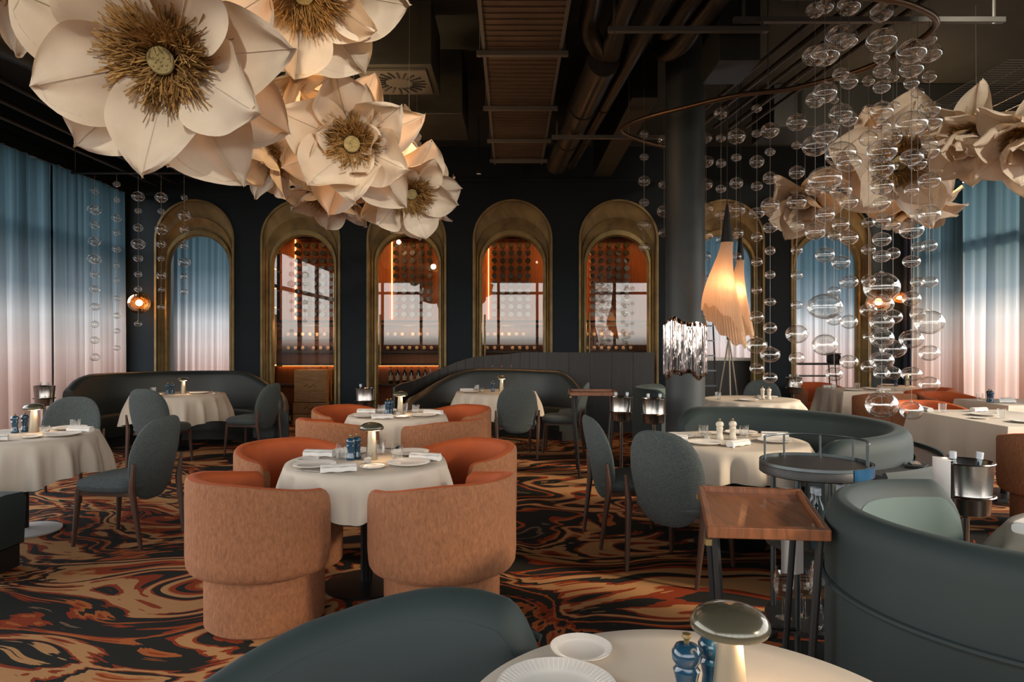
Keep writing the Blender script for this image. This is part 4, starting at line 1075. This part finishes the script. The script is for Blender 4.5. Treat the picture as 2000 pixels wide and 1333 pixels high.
jelly('large pleated cream pendant lamp right of the column', 1420, 6.25, 398, 678, 42, -.3, 0)
jelly('smaller pleated pendant lamp hanging behind the large one', 1446, 7.1, 452, 660, 26, -.2, 2)
def globe(label, px, py, d, r_):
    p = P(px, py, d); t = empty('globe_sconce', p); tag(t, label, 'lamp', 'amber globe sconces')
    M().lathe([(r_*math.sin(pi*i/16), -r_*math.cos(pi*i/16)) for i in range(17)], 28, cap=False).obj('glass_globe', amberglass_m, t)
    M().lathe([(r_*.3*math.sin(pi*i/10), -r_*.3*math.cos(pi*i/10)) for i in range(11)], 18, cap=False).obj('bulb', bulb_m, t)
    M().tube([(0, r_*.9, 0), (0, YB - p.y, 0)], .012, 8).obj('arm', brassb_m, t); M().tube([(0, YB - p.y - .02, 0), (0, YB - p.y - .001, 0)], .05, 16).obj('wall_plate', brassb_m, t)
    lamp_light('globe_light', (0, -r_*.5, 0), 9, (1, .5, .2), .06, t)
globe('glowing amber globe sconce left of the first arch', 272, 592, 11.1, .175)
globe('glowing amber globe sconce behind the biggest glass bubble', 1716, 590, 11.05, .19); globe('small amber globe sconce right of the last arch', 1757, 582, 11.15, .11)

# ================================================================ GLASS BUBBLE STRANDS
def bub(sq, nub, name):
    b = M(); pr = [(.5*math.sin(pi*i/16), -.5*sq*math.cos(pi*i/16)) for i in range(17)]; pr[0] = (0, pr[0][1]); pr[-1] = (0, pr[-1][1])
    b.lathe(pr, 26, cap=False)
    if nub: b.lathe([(.05, .5*sq - .01), (.06, .5*sq + .03), (0, .5*sq + .05)], 10, cap=False)
    return b.mesh(name, bubble_m)
bub_me = [bub(.80, 1, 'bubble'), bub(.74, 0, 'bubble'), bub(.86, 1, 'bubble')]
RAILZ = 3.6
def strand(px, d, bubbles, label, group, topz=CEIL):
    x = (px - 1000)/FPX*d; r = empty('bubble_strand', (x, d, topz)); tag(r, label, 'glass strand', group)
    zl = P(px, bubbles[-1][-2], d).z - topz
    M().tube([(0, 0, 0), (0, 0, zl)], .0016, 5).obj('wire', wire_m, r)
    for k, bb_ in enumerate(bubbles):
        dx = bb_[0] if len(bb_) == 3 else 0; y, w_ = bb_[-2:]
        if P(px, y, d).z > topz - .03: continue
        o = link('bubble', bub_me[k % 3], r); s = w_*d/FPX
        o.location = (dx*d/FPX*.3, 0, P(px, y, d).z - topz); o.scale = (s, s, s)
far_g, near_g, left_g = 'far bubble strands along the rail', 'bubble cascade strands', 'left corner bubble strands'
S = [
 (1258, 7.0, [(262,18),(307,18),(354,24),(396,20),(440,26),(484,22)], 'glass bubble strand left of the column', far_g),
 (1297, 7.35, [(275,26),(361,22),(413,28),(455,22)], 'glass bubble strand half hidden by the column left edge', far_g),
 (1379, 7.5, [(270,24),(316,30),(360,26),(407,28),(460,28),(500,20),(545,20)], 'glass bubble strand half hidden by the column right edge', far_g),
 (1408, 6.6, [(222,28),(270,20),(319,20),(369,20),(420,24),(468,20)], 'first short bubble strand right of the column', far_g),
 (1438, 6.3, [(267,36),(308,20),(358,26),(410,36),(456,28),(502,20)], 'second short bubble strand right of the column', far_g),
 (1478, 6.3, [(212,20),(261,20),(316,28),(364,22),(416,30),(463,22),(512,22),(567,20),(620,28),(675,40),(720,28)], 'long bubble strand right of the pleated pendants', far_g),
 (1504, 6.0, [(255,36),(297,20),(348,28),(401,36),(445,28),(490,20),(537,20),(590,22),(641,26),(693,38),(738,28)], 'second long bubble strand right of the pleated pendants', far_g),
 (1556, 5.9, [(239,40),(284,20),(337,30),(394,38),(441,28),(489,22),(538,22),(596,22),(653,42),(700,30),(748,22)], 'long bubble strand left of the rightmost arch', far_g),
 (1592, 5.0, [(20,36),(109,50),(195,36),(285,50),(369,38),(453,38)], 'leftmost strand of the near bubble cascade', near_g),
 (1611, 4.6, [(13,34),(107,56),(181,46),(262,48),(350,64),(420,36),(498,36),(599,66),(674,48)], 'cascade strand with a very large bubble at arch height', near_g),
 (1629, 5.25, [(195,18),(247,20),(460,24),(569,24),(625,30),(731,32)], 'thin cascade strand of small bubbles on the left', near_g),
 (1642, 4.9, [(74,60),(145,32),(222,44),(301,58),(372,42),(439,32),(513,34)], 'cascade strand of mixed bubbles ending at arch height', near_g),
 (1658, 4.7, [(11,46),(80,34),(159,34),(233,34),(318,46),(394,34),(465,34),(551,34),(629,32),(707,34)], 'cascade strand of even medium bubbles', near_g),
 (1696, 5.5, [(158,24),(214,24),(271,34),(435,24),(488,26),(548,26),(606,32),(658,20),(717,28)], 'thin cascade strand left of the central one', near_g),
 (1722, 4.5, [(24,44),(79,58),(112,30),(139,32),(170,32),(217,42),(246,32),(296,56),(328,46),(364,42),(397,32),(431,32),(468,34),(501,32),(561,66),(594,44),(630,44),(661,44),(704,44),(730,30),(791,60)], 'dense central cascade strand hanging lowest', near_g),
 (1744, 5.3, [(151,22),(208,24),(268,34),(325,20),(439,26),(495,26),(619,34),(682,48),(729,30)], 'thin cascade strand right of the central one', near_g),
 (1780, 4.5, [(101,56),(134,44),(162,28),(241,58),(307,42),(372,26),(449,44),(511,32),(584,34),(663,44),(731,38),(802,42)], 'long cascade strand second from the right', near_g),
 (1792, 5.3, [(182,24),(320,34),(420,26),(483,24),(551,26),(614,28)], 'short thin cascade strand near the right end', near_g),
 (1815, 5.0, [(76,28),(104,46),(150,26),(214,40),(238,46),(280,28),(296,36),(353,40),(419,40),(480,28),(551,30),(630,54),(690,38),(750,38)], 'rightmost strand of the near bubble cascade', near_g),
]
for s in S: strand(*s)
SL = [(185, [(373,16),(410,26),(440,18),(472,22),(506,26),(536,16),(565,18),(600,20),(634,16),(665,18),(698,20)], 'first bubble strand from the left before the curtain'),
      (228, [(360,14),(391,13),(426,18),(455,14),(487,16),(518,12),(548,12),(583,14),(617,14),(647,13),(680,14)], 'second bubble strand from the left before the curtain'),
      (270, [(384,24),(412,14),(445,18),(477,26),(505,18),(536,14),(565,14),(633,14)], 'bubble strand hanging above the left globe sconce'),
      (315, [(386,24),(413,14),(448,24),(477,18),(505,14),(538,18),(566,12),(600,14)], 'bubble strand before the left edge of the first arch'),
      (360, [(386,13),(421,26),(449,18),(480,16),(513,24),(540,14),(570,14)], 'bubble strand before the middle of the first arch')]
for px, bl, lb in SL: strand(px, 8.6, bl, lb, left_g, 3.55)
def spline(pts, n=10):
    pts = [Vector(p) for p in pts]; q = [pts[0]*2 - pts[1]] + pts + [pts[-1]*2 - pts[-2]]; out = []
    for a, b_, c_, d_ in zip(q, q[1:], q[2:], q[3:]):
        for i in range(n):
            t = i/n; out.append(.5*((2*b_) + (c_-a)*t + (2*a - 5*b_ + 4*c_ - d_)*t*t + (3*b_ - a - 3*c_ + d_)*t**3))
    return out + [pts[-1]]
rl = empty('curved_rail', (1.7, 6, RAILZ)); tag(rl, 'curved copper ceiling rail carrying the glass bubble strands', 'rail')
pts = spline([(x, y, 0) for x, y in [(2.05, 7.75), (1.6, 7.55), (1.14, 7.08), (1.25, 6.7), (1.6, 6.35), (2.0, 6.02), (2.45, 5.83), (2.85, 5.35), (2.92, 4.72), (2.6, 4.42), (2.2, 4.3), (1.7, 4.3)]])
M().tube([(p.x - 1.7, p.y - 6, .02) for p in pts], .022, 10).obj('rail_tube', rail_m, rl)
for k in (5, 17, 55, 95, 105): M().tube([(pts[k].x - 1.7, pts[k].y - 6, .03), (pts[k].x - 1.7, pts[k].y - 6, CEIL - RAILZ)], .005, 6).obj('hanger_rod', strut_m, rl)
rl2 = empty('curved_rail', (-5, 8.6, 3.55)); tag(rl2, 'dark ceiling rail carrying the left corner bubble strands', 'rail')
M().tube([(-.55, 0, .02), (.95, 0, .02)], .018, 8).obj('rail_tube', dark_metal, rl2)
for x in (-.5, .9): M().tube([(x, 0, .02), (x, 0, 1.15)], .006, 6).obj('hanger_rod', dark_metal, rl2)

# ================================================================ GIANT FABRIC FLOWERS
def petal(W, Lp, cup, curl, seed):
    """a pointed lotus petal lying along +X from the origin, hollow side up (+Z)"""
    rr = random.Random(seed); ph = [rr.uniform(0, 6.28) for _ in range(4)]
    def w_(u):
        if u < .56: k = .26 + .74*math.sin(pi/2*(u/.56))**1.1
        else: q = (u - .56)/.44; k = max(0, 1 - q**1.75)**.80
        return W*k
    def fn(u, v):
        s = 2*v - 1; wd = w_(u)
        z = curl*u*u*Lp + cup*wd*s*s + .040*math.sin(6*u + ph[0] + 2.0*s)*abs(s) + .034*math.sin(12*u + ph[1] + s)*abs(s)**3 + .024*math.sin(5*s + ph[2])*u
        z += .014*math.exp(-(s*6)**2) - .06*max(0, u - .86)*4*(1 if curl < .2 else -1)
        x = u*Lp + .015*math.sin(4*s + ph[3])*u
        return (x, wd*s*(1 - .10*abs(s)), z)
    b = M().grid(fn, 22, 14); p = b.mesh('petal', petal_m, True, sharp=85)
    e = M(); pts = [fn(i/24, .09) for i in range(1, 23)] + [fn(.955, .3), fn(.965, .5), fn(.955, .7)] + [fn(i/24, .91) for i in range(22, 0, -1)]
    e.tube([(x, y, z - .004) for x, y, z in pts], .0035, 5); e.tube([(x, y, z + .003) for x, y, z in [fn(i/20, .5) for i in range(3, 20)]], .003, 5)
    return p, e.mesh('stitched_seam', seam_m)
PET = [petal(.33, .80, .32, .06, 1), petal(.31, .78, .40, -.03, 2), petal(.35, .80, .26, .16, 3), petal(.28, .76, .42, -.20, 4), petal(.26, .66, .50, .30, 5)]
st = M(); rr = random.Random(5)
for k in range(1700):
    a = rr.uniform(0, 2*pi); el = R(rr.uniform(8, 62)); L = rr.uniform(.17, .33); r0 = rr.uniform(.04, .09)
    d = Vector((math.cos(a)*math.cos(el), math.sin(a)*math.cos(el), math.sin(el))); p0 = Vector((r0*math.cos(a), r0*math.sin(a), .02))
    tw = Vector((rr.uniform(-1, 1), rr.uniform(-1, 1), rr.uniform(-1, 1)))*.065
    st.tube([p0, p0 + d*L*.5 - tw*.35, p0 + d*L + tw + Vector((math.cos(a), math.sin(a), 0))*.03], [.004, .003, .0045], 3, cap=False)
st_me = st.mesh('stamens', straw_m)
pod_me = M().lathe([(.03, 0), (.05, .05), (.083, .12), (.088, .135), (.078, .142), (.06, .136), (0, .134)], 24).mesh('seed_pod', pod_m)
sd_me = M()
for k in range(13):
    a = k*2.4; q = .018*math.sqrt(k)
    sd_me.lathe([(.009, 0), (.008, .006), (0, .008)], 8, (q*math.cos(a), q*math.sin(a), .135))
sd_me = sd_me.mesh('seeds', pod_m)
def flower(label, px, py, d, axis, scale, layers, seed, group, core=True, light=0):
    """axis: the way the open face looks; layers: (count, elevation in degrees, length factor, petal kinds)"""
    rr = random.Random(seed); p = P(px, py, d); ax = Vector(axis).normalized()
    r = empty('fabric_flower', p, scale=scale); tag(r, label, 'flower', group)
    r.rotation_mode = 'QUATERNION'; r.rotation_quaternion = ax.to_track_quat('Z', 'Y')
    for li, (n, el, lf, kinds) in enumerate(layers):
        off_ = rr.uniform(0, 2*pi)
        for k in range(n):
            a = off_ + 2*pi*k/n + rr.uniform(-.14, .14); pe, se = PET[kinds[k % len(kinds)]]
            s = lf*rr.uniform(.92, 1.08)
            m4 = Matrix.Rotation(a, 4, 'Z') @ Matrix.Translation((.05, 0, -.02*li)) @ Matrix.Rotation(-R(el + rr.uniform(-9, 9)), 4, 'Y') @ Matrix.Rotation(R(rr.uniform(-12, 12)), 4, 'X') @ Matrix.Diagonal((s, s*rr.uniform(.92, 1.1), s, 1))
            o = link('petal', pe, r, m4); link('stitched_seam', se, o)
    if core:
        link('stamens', st_me, r)['kind'] = 'stuff'; link('seed_pod', pod_me, r); sdo = link('seeds', sd_me, r.children[-1]); sdo['kind'] = 'stuff'
    M().lathe([(.10, -.05), (.06, -.10), (0, -.12)], 12).obj('calyx', seam_m, r)
    inv = r.rotation_quaternion.inverted(); top = inv @ Vector((0, 0, (CEIL - p.z)/scale))
    M().tube([(0, 0, -.05), top], .004, 5).obj('hanging_wire', wire_m, r)
    if light:
        lamp_light('flower_light', (0, 0, 0), light, (1, .62, .32), .06, r).location = (0.1, .1, -.22)
    return r
gl_, gr2 = 'left cluster of fabric flowers', 'right cluster of fabric flowers'
L3 = [(5, 28, .92, (2, 0)), (5, 10, 1.05, (0, 1, 2)), (5, -14, 1.05, (1, 3, 0))]
L2 = [(5, 32, .9, (2, 0)), (6, 4, 1.05, (0, 3, 1))]
LD = [(5, 62, .9, (4, 2)), (6, 38, 1.0, (2, 0)), (6, 10, 1.0, (1, 3))]
flower('largest open cream flower with big straw centre, upper left', 330, 116, 3.9, (.05, -.86, -.42), .86, L3, 1, gl_, light=14)  # inner light added to brighten the petals
flower('cream flower cut off by the top edge right of the largest', 592, -22, 4.6, (.25, -.6, -.72), .76, L2, 2, gl_)
flower('glowing cream flower at the top left corner', 55, -80, 4.5, (-.3, -.5, -.8), .80, L2, 3, gl_, light=24)
flower('small flower tucked between the two big left flowers', 572, 150, 5.5, (.55, .2, -.55), .52, L2, 4, gl_, core=False)
flower('middle cream flower with a round straw centre', 690, 282, 5.6, (.10, -.90, -.25), .74, LD[1:] + [(5, 40, .8, (4, 1))], 5, gl_, light=22)
flower('lower cream flower with a straw centre at the cluster tip', 800, 375, 6.03, (.35, -.75, -.45), .55, L3, 6, gl_)
flower('shaded brown flower left of the middle one', 530, 292, 6.4, (-.45, -.35, -.5), .62, LD, 7, gl_)
flower('glowing flower hanging face down below the middle one', 650, 372, 7.2, (-.1, -.2, -.95), .66, L3, 8, gl_, light=24)
flower('drooping flower at the lower right of the left cluster', 815, 392, 7.42, (.2, .1, -.95), .58, L2, 9, gl_, core=False)
flower('flower turned away above the middle one', 765, 282, 7.05, (.75, .2, .25), .48, LD, 10, gl_, core=False)
flower('large cream flower behind the bubble cascade', 1752, 318, 7.4, (-.25, -.9, -.25), .86, L3, 11, gr2, light=10)  # inner light added to lift the darker right cluster
flower('cream flower at the left end of the right cluster', 1572, 395, 8.48, (-.35, -.65, -.55), .64, LD, 12, gr2)
flower('flower turned sideways at the upper right', 1905, 262, 6.6, (-.55, -.35, -.45), .60, LD, 13, gr2)
flower('flower cut off by the right photo edge', 2010, 262, 5.9, (-.35, -.4, -.7), .62, LD, 14, gr2)
flower('glowing face down flower below the right cluster', 1790, 398, 8.48, (.05, -.15, -.95), .62, L3, 15, gr2, light=24)

# spotlights added out of view on the ceiling to brighten the flower clusters
def added_spot(label, loc, aim, energy, ang):
    loc, aim = Vector(loc), Vector(aim); d = (aim - loc).normalized()
    r = empty('added_spotlight', loc); tag(r, label, 'spotlight', 'added spotlights')
    b = M(); b.tube([-d*.12, d*.02], .05, 16, cap=False); b.tube([-d*.121, -d*.12], .05, 16)
    b.obj('housing', dark_metal, r); M().tube([(0, 0, .04), (0, 0, CEIL - loc.z)], .012, 8).obj('stem', dark_metal, r)
    M().tube([-d*.02, -d*.018], .042, 14).obj('bulb', spot_m, r)
    l = bpy.data.lights.new('added_spot_light', 'SPOT'); l.energy = energy; l.spot_size = R(ang); l.spot_blend = .6; l.shadow_soft_size = .04; l.color = (1, .86, .68)
    o = bpy.data.objects.new('added_spot_light', l); C.objects.link(o); o.parent = r; o.location = d*.03; o.rotation_euler = d.to_track_quat('-Z', 'Y').to_euler()
added_spot('added off-frame spotlight above the front aisle aimed at the largest flower', (-1.5, .6, 4.35), P(330, 116, 3.9), 210, 46)
added_spot('added off-frame spotlight above the front aisle aimed at the middle flowers', (.75, 2.4, 3.85), P(700, 310, 5.9), 230, 30)
added_spot('added off-frame spotlight above the right windows aimed at the far flowers', (4.2, 2.6, 4.35), P(1790, 320, 7.4), 330, 44)
